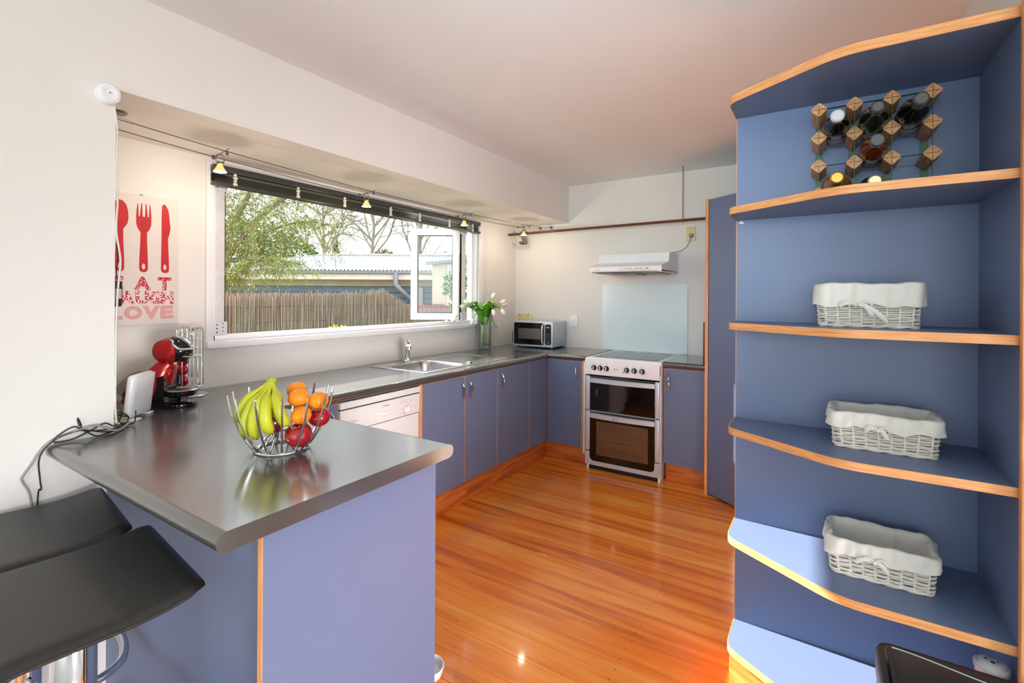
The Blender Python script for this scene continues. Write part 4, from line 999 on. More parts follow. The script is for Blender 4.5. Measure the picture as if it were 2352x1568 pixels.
for k, z in enumerate((.075, .126, .170)):
    pd = thing('coffee_capsule', ('lowest red coffee capsule in the chrome holder', 'middle red coffee capsule in the chrome holder', 'top red coffee capsule in the chrome holder')[k], 'capsule', tuple(Hp(-.008, .036, z-.026)), 0, 'red capsules in the chrome holder')
    cdir = (EN+ER*.15).normalized()
    obj('foil_lid', MB().lathe([(0, .009), (.016, .008), (.0245, .003), (.026, 0)], tuple(Hp(-.008, .040, z)), 22, tuple(cdir)), m_pod, pd)
    obj('capsule_cup', MB().lathe([(.026, 0), (.0265, -.003), (.022, -.010), (.017, -.034), (0, -.036)], tuple(Hp(-.008, .040, z)), 20, tuple(cdir)), m_white, pd)

# ------------------------------------------------------------------ canvas print (on the window wall)
cv = thing('wall_print', 'white canvas with red spoon, fork and knife above red words on the window wall', 'picture', (0.0, -3.25, 1.239))
CY0, CY1 = -3.396, -3.106
obj('canvas', MB().box((0.0015, CY0, 1.239), (0.022, CY1, 1.832), .002), m_canvas, cv)
XP = .0226
def flat(poly_yz, name, m, holes=None):
    mb = MB(); bm = bmesh.new()
    from mathutils.geometry import tessellate_polygon
    loops = [poly_yz]+(holes or [])
    pts = [p for l in loops for p in l]
    tri = tessellate_polygon([[Vector((p[0], p[1], 0)) for p in l] for l in loops])
    mb.add([(XP, p[0], p[1]) for p in pts], [tuple(t) for t in tri]); bm.free()
    return obj(name, mb, m, cv, smooth=0)
def hole(y, z): return [(y+.0065*math.cos(2*PI*i/14), z+.0135*math.sin(2*PI*i/14)) for i in range(14)]
def mirr(half, yc): return [(yc+y, z) for y, z in half]+[(yc-y, z) for y, z in reversed(half)]
hb_ = [(.0, 1.481), (.008, 1.482), (.0155, 1.489), (.0175, 1.50)]
flat(mirr(hb_+[(.0165, 1.55), (.0135, 1.62), (.0128, 1.672), (.020, 1.683), (.029, 1.70), (.0325, 1.725), (.031, 1.755), (.024, 1.782), (.012, 1.798), (0, 1.802)], -3.342), 'spoon_print', m_print, [hole(-3.342, 1.508)])
fk = [(.0, 1.481), (.008, 1.482), (.0155, 1.489), (.0175, 1.50), (.0165, 1.55), (.0135, 1.62), (.0128, 1.665), (.022, 1.678), (.0295, 1.70), (.030, 1.735), (.0285, 1.765), (.0245, 1.796), (.0225, 1.797), (.0195, 1.737), (.0155, 1.737), (.0105, 1.797), (.0068, 1.797), (.0045, 1.737), (.0, 1.737)]
flat(mirr(fk, -3.251), 'fork_print', m_print, [hole(-3.251, 1.508)])
kn = [(-.0165, 1.50), (-.0145, 1.489), (-.007, 1.482), (.001, 1.481), (.009, 1.482), (.0165, 1.489), (.0175, 1.50), (.0165, 1.55), (.012, 1.648), (.017, 1.66), (.0225, 1.69)]
for i in range(12): kn += [(.0235-.0006*i, 1.700+.0062*i), (.0210-.0006*i, 1.704+.0062*i)]
kn += [(.012, 1.785), (.002, 1.804), (-.006, 1.807), (-.0125, 1.800), (-.0145, 1.77), (-.0145, 1.65)]
flat([(-3.165+y, z) for y, z in kn], 'knife_print', m_print, [hole(-3.165, 1.508)])
YX = (0, 1, 0); UP = (0, 0, 1)
for s_, m_, z, ys in (('EAT', m_eat, 1.401, ((-3.351, .044), (-3.2545, .063), (-3.166, .054))), ('LAUGH', m_laugh, 1.335, ((-3.372, .043), (-3.314, .056), (-3.2560, .050), (-3.203, .050), (-3.1520, .047))), ('LOVE', m_love, 1.266, ((-3.357, .053), (-3.290, .066), (-3.219, .066), (-3.1555, .050)))):
    for ch_, (yy, ww) in zip(s_, ys):
      text('letter_outline', ch_, .0605, m_print if s_ != 'LOVE' else m_hatch, cv, (XP-.0004, yy, z-.0012), YX, UP, ww+.0025, .06)
      text('lettering', ch_, .058, m_, cv, (XP, yy, z), YX, UP, ww, .055)
obj('hanger', MB().box((.0005, -3.256, 1.832), (.01, -3.247, 1.842)), m_dsteel, cv, smooth=0)

# ------------------------------------------------------------------ alarm, cable and adapter on the wall edge
al = thing('door_chime', 'round white alarm sounder on the wall corner below the bulkhead', 'alarm', (XN, -3.573, 2.058))
obj('sounder_body', MB().lathe([(0, .0), (.034, .0), (.034, .026), (.031, .030), (.026, .031), (0, .031)], (XN+.0005, -3.573, 2.058), 36, (1, 0, 0)), m_white, al)
obj('sounder_face', MB().lathe([(.0275, .031), (.0255, .0325), (.0255, .034), (.012, .0345), (.011, .0338), (.006, .0345), (0, .0345)], (XN+.0005, -3.573, 2.058), 32, (1, 0, 0)), m_trim, al)
obj('sounder_centre', MB().lathe([(0, .0365), (.003, .036), (.0035, .034)], (XN+.0005, -3.573, 2.058), 12, (1, 0, 0)), m_gcord, al)
cd = thing('white_cable', 'white cable running down the wall corner from the round alarm', 'cable', (.59, YN, 1.2))
obj('cord', MB().tube(spl([(.603, -3.552, 2.03), (.598, -3.541, 1.95), (.600, -3.542, 1.80), (.596, -3.538, 1.70), (.601, -3.543, 1.60), (.590, -3.527, 1.50), (.593, -3.533, 1.42), (.598, -3.540, 1.30), (.600, -3.542, 1.15), (.600, -3.5425, 1.0), (.598, -3.538, .93)]), .0032, 7), m_wcord, cd)
ad_ = thing('power_adapter', 'black power adapter with a pale label hanging at the wall corner', 'power adapter', (.565, -3.525, 1.38))
obj('adapter_body', MB().box((.545, -3.543, 1.335), (.585, -3.518, 1.425), .006), m_black, ad_)
obj('adapter_label', MB().box((.5853, -3.5385, 1.363), (.5858, -3.5215, 1.397)).box((.548, -3.5178, 1.363), (.583, -3.5172, 1.397)), m_label, ad_, smooth=0)
obj('adapter_cord', MB().tube(spl([(.57, -3.528, 1.425), (.572, -3.533, 1.46), (.578, -3.530, 1.50), (.585, -3.537, 1.56)]), .0022, 6), m_cord, ad_)
cl_ = thing('cable_tangle', 'grey and black cables trailing over the worktop end beside the wall', 'cables', (.615, -3.62, ZT))
def cab(name, pts, r, m): obj(name, MB().tube(spl(pts), r, 7), m, cl_)
cab('grey_cable', [(.56, -3.49, .915), (.60, -3.53, .906), (.615, -3.553, .912), (.614, -3.60, .938), (.610, -3.66, .928), (.608, -3.71, .912), (.610, -3.737, .885), (.606, -3.755, .85), (.606, -3.775, .817), (.606, -3.773, .80), (.606, -3.755, .74), (.606, -3.745, .55), (.606, -3.75, .25)], .0036, m_gcord)
cab('black_cable', [(.53, -3.50, .906), (.60, -3.535, .905), (.612, -3.58, .912), (.612, -3.64, .930), (.610, -3.70, .915), (.612, -3.737, .87), (.606, -3.735, .80), (.606, -3.732, .765), (.606, -3.74, .735), (.606, -3.742, .40)], .0022, m_cord)
cab('black_cable', [(.57, -3.50, .91), (.610, -3.55, .925), (.612, -3.575, .940), (.612, -3.61, .925), (.616, -3.66, .907), (.612, -3.705, .906)], .0022, m_cord)
cab('black_cable', [(.58, -3.51, .905), (.614, -3.57, .905), (.618, -3.60, .904), (.614, -3.63, .927), (.609, -3.655, .945), (.609, -3.69, .928), (.611, -3.715, .905)], .0022, m_cord)
cab('black_cable', [(.60, -3.535, .914), (.608, -3.585, .918), (.607, -3.625, .926), (.607, -3.638, .945), (.608, -3.643, .952)], .0020, m_cord)
obj('cable_plug', MB().tube([(.607, -3.638, .945), (.607, -3.643, .962), (.606, -3.645, .972)], [.0045, .0042, .002], 8), m_cord, cl_)
cab('coiled_cable', [(.47, -3.46, .92), (.50, -3.50, .935), (.54, -3.50, .945), (.56, -3.52, .925), (.53, -3.49, .91), (.50, -3.47, .925), (.53, -3.51, .955), (.57, -3.525, .94)], .0025, m_cord)
cab('coiled_cable', [(.42, -3.47, .93), (.48, -3.51, .96), (.53, -3.53, .95), (.55, -3.53, .93), (.57, -3.52, .92)], .0028, m_wcord)
cab('black_cable', [(.512, -3.452, .945), (.535, -3.46, .93), (.545, -3.47, .908), (.52, -3.49, .905), (.50, -3.50, .906)], .0022, m_cord)
obj('yellow_plug', MB().box((.468, -3.492, .914), (.496, -3.480, .926), .003), m_yel, cl_); obj('red_plug', MB().box((.45, -3.512, .958), (.475, -3.498, .972), .003), m_redp, cl_)
yc = thing('yellow_cable', 'yellow and black cable hanging low on the wall behind the stools', 'cable', (.61, -3.80, .3))
obj('yellow_cord', MB().tube(spl([(.606, -3.79, .50), (.606, -3.80, .42), (.607, -3.815, .36), (.606, -3.82, .30), (.606, -3.80, .15), (.606, -3.80, .01)]), .005, 8), m_yel, yc)
obj('black_cord', MB().tube(spl([(.612, -3.785, .50), (.613, -3.81, .42), (.612, -3.83, .36), (.613, -3.835, .28), (.612, -3.83, .01)]), .003, 8), m_cord, yc)

# ------------------------------------------------------------------ low-voltage cable lights under the bulkhead
for xw, zo, lab in ((.293, -.004, 'thin light cable nearer the window under the bulkhead'), (.415, 0.0, 'thin light cable nearer the room under the bulkhead')):
    wt = thing('light_cable', lab, 'cable', (xw, -1.8, 2.02), 0, 'pair of light cables')
    P = [(xw, -3.545, 2.046+zo), (xw, -3.08, 2.020+zo), (xw, -2.24, 1.996+zo), (xw, -1.30, 2.001+zo), (xw, -.425, 2.024+zo), (xw, -.06, 2.055)]
    obj('wire', MB().tube(spl(P, 6), .0019, 6), m_wire, wt)
    obj('wall_anchor', MB().lathe([(0, 0), (.012, 0), (.013, .006), (.008, .010), (.004, .012), (.0035, .055), (0, .056)], (xw, -.0005, 2.058), 16, (0, -1, 0)), m_dsteel, wt)
    obj('tensioner', MB().cyl((xw, -3.50, 2.044+zo), (xw, -3.43, 2.040+zo), .006, 10), m_chrome, wt)
for y, zb, lab in ((-3.08, 2.017, 'cable spotlight at the left end of the window'), (-2.24, 1.993, 'cable spotlight over the middle of the window'), (-1.30, 1.999, 'cable spotlight at the right end of the window'), (-.425, 2.021, 'cable spotlight nearest the back wall and pot rail')):
    lt = thing('cable_spotlight', lab, 'spotlight', (.354, y, zb-.02), 0, 'cable spotlights')
    obj('cross_bar', MB().tube([(.255, y+.012, zb-.002), (.455, y-.012, zb+.006)], .0018, 6), m_dsteel, lt)
    for x in (.293, .415): obj('cable_clamp', MB().box((x-.004, y-.006, zb-.014), (x+.004, y+.006, zb+.006), .002), m_dsteel, lt)
    obj('bracket', MB().tube(spl([(.354, y-.014, zb-.036), (.354, y-.019, zb-.022), (.354, y-.012, zb-.006), (.354, y, zb), (.354, y+.012, zb-.006), (.354, y+.019, zb-.022), (.354, y+.014, zb-.036)]), .0028, 6).box((.346, y-.012, zb-.046), (.362, y+.012, zb-.034), .003), m_dsteel, lt)
    sh = obj('lamp_glass', MB().lathe([(.010, 0), (.012, -.010), (.020, -.026), (.027, -.036), (.0275, -.038), (.0262, -.036), (.019, -.025), (.010, -.010)], (.354, y, zb-.042), 20), m_shade, lt)
    obj('filament', MB().ball((.354, y, zb-.060), .0085, 10, 8, 1, 1, 1.5), m_bulb, sh)
    l = bpy.data.lights.new('spotlight_glow', 'POINT'); l.energy = 3.2; l.color = (1, .85, .66); l.shadow_soft_size = .02
    lo = bpy.data.objects.new('lamp_glow', l); C.objects.link(lo); lo.parent = lt; lo.location = (0, 0, -.072)
ds = obj('ceiling_rose', MB().lathe([(0, 0), (.030, 0), (.032, -.004), (.028, -.008), (0, -.009)], (.355, -3.462, ZB-.0005), 28), m_dsteel); tag(ds, 'small grey round plate under the bulkhead near the left wall', 'ceiling plate')

# ------------------------------------------------------------------ pot rail, hooks, chain
RY, RZ_ = -.17, 1.999
ra = thing('pot_rail', 'dark wooden pot rail hung across the back wall above the microwave', 'rail', (.95, RY, RZ_))
obj('rail_bar', MB().cyl((.022, RY, RZ_-.006), (1.966, RY, RZ_+.006), .0115, 14), m_rail, ra)
def hook(x, lab, tilt, m, wdt):
    t = thing('s_hook', lab, 'hook', (x, RY, RZ_), 0, 'hooks on the pot rail')
    P = [(x, RY+.013, RZ_-.012), (x, RY+.017, RZ_+.004), (x, RY+.004, RZ_+.0155), (x, RY-.012, RZ_+.008), (x+.004*tilt, RY-.016, RZ_-.02), (x+.018*tilt, RY-.010, RZ_-.06), (x+.025*tilt, RY-.008, RZ_-.095), (x+.016*tilt, RY-.012, RZ_-.108), (x-.002*tilt, RY-.022, RZ_-.104), (x-.012*tilt, RY-.03, RZ_-.082)]
    obj('hook_wire', MB().tube(spl(P), wdt, 7), m, t)
hook(.098, 'single thin s-hook at the left end of the pot rail', 1.0, m_dsteel, .0022)
for k in range(5): hook(.172+.013*k, ('first', 'second', 'third', 'fourth', 'fifth')[k]+' from the left of five bunched dark hooks on the rail', .9, m_black if k % 2 else m_dsteel, .0042)
cn = thing('chain', 'thin metal chain holding the pot rail to the ceiling', 'chain', (1.705, RY, ZC))
lk = MB(); n = 27; z0, z1 = RZ_+.012, ZC-.006
for i in range(n):
    z = z0+(z1-z0)*(i+.5)/n; ln = (z1-z0)/n*.72; d = (1, 0) if i % 2 else (0, 1)
    lk.tube([(1.705+d[0]*.0055*math.cos(a), RY+d[1]*.0055*math.cos(a), z+ln*math.sin(a)) for a in [2*PI*k/10 for k in range(10)]], .0016, 5, closed=True)
obj('chain_links', lk, m_dsteel, cn); obj('chain_hook', MB().cyl((1.705, RY, ZC-.006), (1.705, RY, ZC), .006, 10).tube([(1.705, RY+.016*math.cos(a), RZ_+.001+.016*math.sin(a)) for a in [2*PI*k/14 for k in range(14)]], .002, 6, closed=True), m_dsteel, cn)

# ------------------------------------------------------------------ wall sockets
hs = thing('hood_socket', 'yellowed wall socket with the range hood plug, under the pot rail', 'socket', (1.732, 0, 1.91))
obj('plate', MB().box((1.695, -.011, 1.852), (1.768, -.0005, 1.970), .003), m_ivory, hs)
obj('switch', MB().box((1.715, -.014, 1.93), (1.735, -.010, 1.955), .002), m_ivory, hs)
pg = obj('plug', MB().lathe([(0, .035), (.012, .034), (.018, .024), (.019, .0), (0, 0)], (1.738, -.011, 1.895), 18, (0, -1, 0)), m_gcord, hs)
obj('plug_cord', MB().tube(spl([(1.738, -.042, 1.893), (1.735, -.048, 1.86), (1.722, -.04, 1.83), (1.70, -.03, 1.80), (1.66, -.03, 1.772), (1.62, -.04, 1.762), (1.58, -.05, 1.757)]), .0034, 7), m_gcord, pg)
sw = thing('wall_switch', 'white switch plate on the wall right of the microwave', 'switch', (.663, 0, 1.145))
obj('plate', MB().box((.626, -.009, 1.088), (.700, -.0005, 1.203), .003), m_white, sw); obj('rocker', MB().lathe([(0, .006), (.006, .005), (.008, 0)], (.663, -.009, 1.146), 14, (0, -1, 0)), m_cream, sw)
vs_ = thing('wall_socket', 'white wall socket partly behind the tulip vase', 'socket', (0, -.385, 1.15))
obj('plate', MB().box((.0005, -.425, 1.095), (.009, -.352, 1.21), .003), m_white, vs_); obj('switch', MB().box((.009, -.40, 1.165), (.012, -.385, 1.19), .002), m_cream, vs_)
ms = thing('wall_socket', 'beige double socket showing just above the microwave', 'socket', (.14, 0, 1.19))
obj('plate', MB().box((.02, -.010, 1.12), (.20, -.0005, 1.205), .003), m_ivory, ms); obj('switch', MB().box((.05, -.016, 1.188), (.07, -.010, 1.203), .003).box((.15, -.016, 1.188), (.17, -.010, 1.203), .003), m_gcord, ms)

# ------------------------------------------------------------------ microwave
mw = thing('microwave', 'small silver microwave oven in the corner of the worktop', 'microwave', (.374, -.16, ZT))
MX0, MX1, MY0, MY1, MZ0, MZ1 = .161, .588, -.290, -.015, .913, 1.150
obj('case', MB().box((MX0, MY0+.02, MZ0), (MX1, MY1, MZ1), .004), m_silver, mw)
fr_ = obj('front_frame', MB().box((MX0, MY0, MZ0), (MX1, MY0+.022, MZ1-.002), .004), m_silver, mw)
def rrz(x0, x1, z0, z1, r, y0, y1): return MB().prism(rr2(x0, x1, z0, z1, r, 5), 'Y', y0, y1)
obj('door_glass', rrz(MX0+.010, MX1-.092, MZ0+.018, MZ1-.016, .014, MY0-.003, MY0+.004), m_bgloss, mw, smooth=30)
obj('door_window', MB().box((MX0+.058, MY0-.0036, MZ0+.07), (MX1-.125, MY0-.0026, MZ1-.068)), m_dsteel, mw, smooth=0)
obj('control_panel', rrz(MX1-.078, MX1-.018, MZ0+.024, MZ1-.026, .014, MY0-.003, MY0+.004), m_bgloss, mw, smooth=30)
kp = MB()
for i in range(6):
    for j in range(3): kp.box((MX1-.068+.016*j, MY0-.0036, MZ0+.055+.014*i), (MX1-.060+.016*j, MY0-.0028, MZ0+.059+.014*i))
kp.box((MX1-.066, MY0-.0036, MZ1-.060), (MX1-.030, MY0-.0028, MZ1-.046))
obj('keypad', kp, m_gcord, mw, smooth=0)
obj('dial', MB().lathe([(0, .006), (.010, .005), (.011, 0)], (MX1-.046, MY0-.003, MZ0+.042), 16, (0, -1, 0)), m_dsteel, mw)
obj('handle', MB().tube(spl([(MX1-.092, MY0, MZ1-.026), (MX1-.095, MY0-.024, MZ1-.036), (MX1-.096, MY0-.030, MZ1-.06), (MX1-.096, MY0-.030, MZ0+.062), (MX1-.095, MY0-.024, MZ0+.036), (MX1-.092, MY0, MZ0+.026)]), .0085, 10, up=(1, 0, 0)), m_chrome, mw)
for x in (MX0+.04, MX1-.04):
    for y in (MY0+.05, MY1-.05): obj('foot', MB().lathe([(0, 0), (.011, 0), (.012, .014), (0, .014)], (x, y, ZT), 12), m_black, mw)
obj('power_cord', MB().tube(spl([(MX0+.01, -.14, 1.11), (MX0-.025, -.16, 1.10), (MX0-.060, -.18, 1.06), (MX0-.072, -.19, 1.0), (MX0-.062, -.20, .945), (MX0-.03, -.20, .912), (MX0+.01, -.18, .904)]), .0040, 7), m_cord, mw)
obj('side_vent', MB().box((MX1-.0005, -.20, MZ0+.028), (MX1+.0006, -.09, MZ0+.031)), m_dsteel, mw, smooth=0)

# ------------------------------------------------------------------ vase and tulips
VC = Vector((.095, -.668, ZT))
def Vp(a, b, z): return VC+ER*a+EN*b+Vector((0, 0, z))
va = thing('glass_vase', 'tall square clear glass vase of white tulips on the worktop', 'vase', tuple(VC), R(22))
def sq(h, z, r=.006): return [(x, y, z) for x, y in rr2(-h, h, -h, h, r, 3)]
obj('vase_glass', ringloft(MB(), [sq(.050, 0), sq(.0515, .006), sq(.0555, .295), sq(.0535, .295), sq(.0495, .022), sq(.040, .018)]), m_vase, va, local=True, smooth=35)
obj('water', ringloft(MB(), [sq(.0490, .024), sq(.0505, .135)]), m_water, va, local=True, smooth=0)
pb = MB()
for k in range(26): pb.ball((random.uniform(-.038, .038), random.uniform(-.038, .038), random.uniform(.030, .055)), random.uniform(.006, .009), 8, 5, 1, 1, .8)
obj('glass_pebbles', pb, m_vase, va, local=True)['kind'] = 'stuff'
TL = [(.062, -.02, .464, 'highest tulip, leaning right against the wall'), (.142, .02, .424, 'tulip far right, upper of the right three'), (.152, -.035, .402, 'tulip far right, half hidden behind the upper one'), (.150, .05, .366, 'tulip far right, lowest of the right three'), (.074, .075, .362, 'tulip bent towards the room, right of the vase middle'),
      (-.122, .055, .396, 'tulip against the window frame, upper left'), (-.135, .10, .420, 'leftmost of the upper left tulips against the frame'), (-.160, .14, .388, 'tulip far left behind the upper left pair'), (-.232, .26, .298, 'drooping tulip far left over the window sill'), (-.096, .085, .280, 'tulip drooping just left of the vase rim')]
for k, (a, b, z, lab) in enumerate(TL):
    rn = random.Random(40+k)
    t = thing('tulip', 'white '+lab, 'tulip', tuple(Vp(0, 0, .03)), 0, 'white tulips in the glass vase')
    tip = Vector((a, b, z)); s0 = Vector((rn.uniform(-.028, .028), rn.uniform(-.025, .025), .03)); s1 = Vector((-.3*s0.x+a*.06, -.3*s0.y+b*.1, .30))
    droop = z < .37
    mid = Vector((a*.42, b*.42, (max(z, .40)+.02 if droop else .30+(z-.30)*.60)))
    P = [s0, (s0+s1)/2, s1, mid, s1.lerp(tip, .8)*(1 if not droop else 1)+Vector((0, 0, .045 if droop else .012)), tip]
    Q = spl([Vp(*p) for p in P], 6)
    obj('stem', MB().tube(Q, .0036, 7), m_stem, t)
    dr = (Q[-1]-Q[-3]).normalized(); L = .060; rad = .0185
    fm = MB(); pf = [(0, -.004), (.008, -.001), (.0145, .008), (rad, .022), (rad*.98, .034), (.0135, .047), (.006, .057), (0, .060)]
    fo = obj('flower', MB().lathe(pf, tuple(Q[-1]), 18, tuple(dr)), m_tulip, t)
    for j in range(3):
        u = dr.orthogonal().normalized(); w_ = dr.cross(u); an = 2*PI*j/3+.4
        def pet(s, v, an=an):
            an2 = an+(v-.5)*1.7*math.sin(PI*min(.98, .12+s*.86))**.6; r_p = 0
            i = s*(len(pf)-1); i0 = min(int(i), len(pf)-2); f_ = i-i0
            r_p = pf[i0][0]*(1-f_)+pf[i0+1][0]*f_+.0012; h_ = pf[i0][1]*(1-f_)+pf[i0+1][1]*f_
            return tuple(Q[-1]+dr*h_+(u*math.cos(an2)+w_*math.sin(an2))*r_p)
        obj('petal', MB().grid(pet, 8, 5), m_tulip, fo)
    for j in range(3):
        an = rn.uniform(0, 2*PI); ln = rn.uniform(.10, .17); la = a*.5+.045*math.cos(an)+.01; lb = b*.6+.05*math.sin(an)+.012; hi = rn.uniform(.36, .43)
        if k == 6 and j == 0: la, lb, hi = -.19, .18, .40
        if k == 3 and j == 0: la, lb, hi = .105, .03, .25
        P = spl([Vp(s1.x, s1.y, .22), Vp(s1.x*1.2+la*.25, s1.y+lb*.3, .33), Vp(la*.7, lb*.7, hi), Vp(la*1.1, lb*1.1, hi-.02 if hi > .3 else hi-.06)], 5)
        dirw = (ER*math.cos(an)+EN*math.sin(an)).normalized(); n = len(P)-1
        sd_ = (P[-1]-P[0]).cross(Vector((0, 0, 1))).normalized() if (P[-1]-P[0]).cross(Vector((0, 0, 1))).length > .01 else dirw
        def lf_(s, v, P=P, sd_=sd_, n=n):
            i = s*n; i0 = min(int(i), n-1); p = P[i0].lerp(P[i0+1], i-i0); wd = .023*math.sin(PI*min(1, .15+s*.85))**.7
            return tuple(p+sd_*(v-.5)*2*wd+Vector((0, 0, abs(v-.5)*.012)))
        obj('leaf', MB().grid(lf_, 14, 4), m_leafg, t, smooth=80)

# ------------------------------------------------------------------ floor items behind the peninsula end
pbw = thing('pet_bowl', 'shallow white plastic bowl on the floor beside the peninsula end', 'bowl', (1.455, -2.885, 0))
obj('bowl_body', MB().lathe([(0, .004), (.045, .004), (.052, .030), (.056, .031), (.058, .028), (.050, 0), (0, 0)], (1.455, -2.885, 0.0005), 28), m_white, pbw)
for x, y, r, lab in ((1.512, -2.872, .011, 'larger water drop on the floor next to the white bowl'), (1.548, -2.842, .007, 'smaller water drop on the floor next to the white bowl')):
    d_ = obj('water_drop', MB().lathe([(r, 0), (r*.9, .0015), (r*.5, .0028), (0, .003)], (x, y, .0003), 16, (0, 0, 1), 1.3, .7), m_water); tag(d_, lab, 'water', 'water drops on the floor')
# ------------------------------------------------------------------ garden outside the window
GO = Vector((2.663, -4.215, 0)); GE = Vector((.8415, .5402, 0)); GN = Vector((-.5402, .8415, 0))
def G(a, d, z): return GO+GE*a+GN*d+Vector((0, 0, z))
def gbox(mb, a0, a1, d0, d1, z0, z1):
    v = [G(a, d, z) for z in (z0, z1) for a, d in ((a0, d0), (a1, d0), (a1, d1), (a0, d1))]
    return mb.add(v, [(0, 3, 2, 1), (4, 5, 6, 7), (0, 1, 5, 4), (1, 2, 6, 5), (2, 3, 7, 6), (3, 0, 4, 7)])
GZ = -.5
struct('ground', MB().box((-70, -40, GZ-.2), (-.16, 70, GZ)), m_grass, 'garden ground outside the kitchen window', smooth=0)
# brush fence
bf = thing('brush_fence', 'grey-brown brush fence with a ragged top outside the kitchen window', 'fence', (-4, 1, GZ))
rb = random.Random(5)
def ftop(y):
    if y < 1.9: return 1.385+.02*(y+1)+.04*max(0, (y-1.2)/.7)
    if y < 2.65: return 1.47-.35*(y-1.9)/.75
    return 1.12
fm_ = MB()
y = -4.6
while y < 6.2:
    for k in range(4):
        x = -4+rb.uniform(-.03, .03)+.015*k; zt = ftop(y)+rb.gauss(0, .024)-.01*k; w_ = rb.uniform(.003, .0065); ln = rb.uniform(-.03, .03); yy = y+rb.uniform(-.01, .01)
        fm_.add([(x, yy-w_, GZ), (x+.012, yy, GZ), (x, yy+w_, GZ), (x, yy-w_*.5+ln, zt), (x+.008, yy+ln, zt), (x, yy+w_*.5+ln, zt)], [(0, 1, 4, 3), (1, 2, 5, 4), (2, 0, 3, 5), (3, 4, 5)])
    y += .0125
o = obj('brush_reeds', fm_, m_reed, bf, smooth=0); o['kind'] = 'stuff'
for z in (.15, .62, 1.0, 1.22): obj('tie_wire', MB().tube([(-3.955, -4.6+.4*i, z+.012*math.sin(i*2.3)) for i in range(18)], .004, 4), m_dsteel, bf)
for yy in (-.6, .55, 1.35): obj('brush_post', MB().tube([(-3.94, yy, GZ), (-3.945, yy+.03, 1.36)], .006, 6), m_gutter, bf)
rf = thing('paling_fence', 'red-brown paling fence standing just behind the brush fence', 'fence', (-4.3, 1, GZ))
for k in range(72):
    yy = -2.2+.118*k; zt = (1.405 if yy < 2.4 else 1.19)+rb.uniform(-.008, .008)
    obj('paling', MB().box((-4.31, yy, GZ), (-4.295, yy+.112, zt)), m_redfence, rf, smooth=0)
obj('fence_rail', MB().box((-4.35, -2.2, .9), (-4.311, 6.3, .98)).box((-4.35, -2.2, 0), (-4.311, 6.3, .08)), m_redfence, rf, smooth=0)

# shed
sh = thing('garden_shed', 'blue-grey weatherboard shed with a white corrugated iron roof beyond the fence', 'shed', tuple(G(-4.6, 13.5, GZ)))
AL, AR = -7.7, -1.88
for k in range(15):
    z0 = -.48+.14*k; b_ = MB(); v = [G(a, d, z) for a in (AL, AR) for d, z in ((12.27, z0), (12.32, z0+.15), (12.4, z0+.15), (12.4, z0))]
    b_.add(v, [(0, 1, 5, 4), (1, 2, 6, 5), (2, 3, 7, 6), (3, 0, 4, 7), (0, 3, 2, 1), (4, 5, 6, 7)])
    obj('weatherboard', b_, m_wboard, sh, smooth=0)
obj('upper_board', gbox(MB(), AL, AR, 12.26, 12.34, 1.63, 1.80), m_soffit, sh, smooth=0)
obj('shed_walls', gbox(MB(), AL, AR, 12.35, 16.8, GZ, 1.95), m_wboard, sh, smooth=0)
obj('fascia', gbox(MB(), AL-.1, AR+.02, 11.98, 12.02, 1.79, 1.93), m_fascia, sh, smooth=0)
obj('soffit', gbox(MB(), AL, AR, 12.0, 12.35, 1.775, 1.80), m_soffit, sh, smooth=0)
gt = MB(); pr = [(0, 0), (.0, .06), (-.008, .07), (-.10, .07), (-.11, .06), (-.10, 0), (-.03, -.02)]
gt.add([G(a, 11.98+q[0], 1.935+q[1]) for a in (AL-.1, AR+.02) for q in pr], [tuple((i, (i+1) % 7, 7+(i+1) % 7, 7+i)) for i in range(7)]+[tuple(range(7)), tuple(range(13, 6, -1))])
obj('gutter', gt, m_gutter, sh, smooth=0)
obj('downpipe', MB().tube([G(-2.86, 11.9, 1.95), G(-2.86, 11.9, 1.68), G(-2.84, 11.9, 1.64), G(-2.55, 12.1, 1.32), G(-2.50, 12.16, 1.26), G(-2.50, 12.18, GZ)], .06, 10), m_gutter, sh)
obj('corner_pipe', gbox(MB(), -2.36, -2.24, 12.15, 12.25, GZ, 1.60), m_gutter, sh, smooth=0)
def roof(u, v, a0=-7.9, a1=-.9):
    a = a0+(a1-a0)*u; lim = 1.0 if a > -5.9 else max(.02, (a-a0)/(-5.9-a0))
    d = 11.86+3.2*v*lim; z = 2.005+.62*v*lim+.022*math.cos(2*PI*(a-a0)/.095)
    return tuple(G(a, d, z))
obj('roof_sheet', MB().grid(roof, 74*6, 3), m_iron, sh, smooth=0)
def hip(u, v):
    d = 11.86+3.2*u; a = -7.9+2.0*u-(.001 if v else 0)
    return tuple(G(a-(6*v)*(1-0)*0-3*v*u, d+.0, 2.005+.62*u*(1-v)+0*v))
obj('ridge_cap', MB().tube([G(-5.95, 15.06, 2.645), G(-.9, 15.06, 2.645)], .05, 8).tube([G(-7.9, 11.86, 2.03), G(-5.95, 15.06, 2.645)], .03, 6), m_soffit, sh)
obj('roof_back', MB().add([G(-5.9, 15.06, 2.62), G(-.9, 15.06, 2.62), G(-.9, 18.2, 2.0), G(-7.9, 18.2, 2.0)], [(0, 1, 2, 3)]), m_iron, sh, smooth=0)
rv = MB()
for v in (.18, .5, .82):
    for k in range(34):
        a = -5.4+k*.13; p = roof((a+7.9)/7.0, v); rv.box((p[0]-.01, p[1]-.01, p[2]), (p[0]+.01, p[1]+.01, p[2]+.012))
o = obj('roof_screws', rv, m_gutter, sh, smooth=0); o['kind'] = 'stuff'
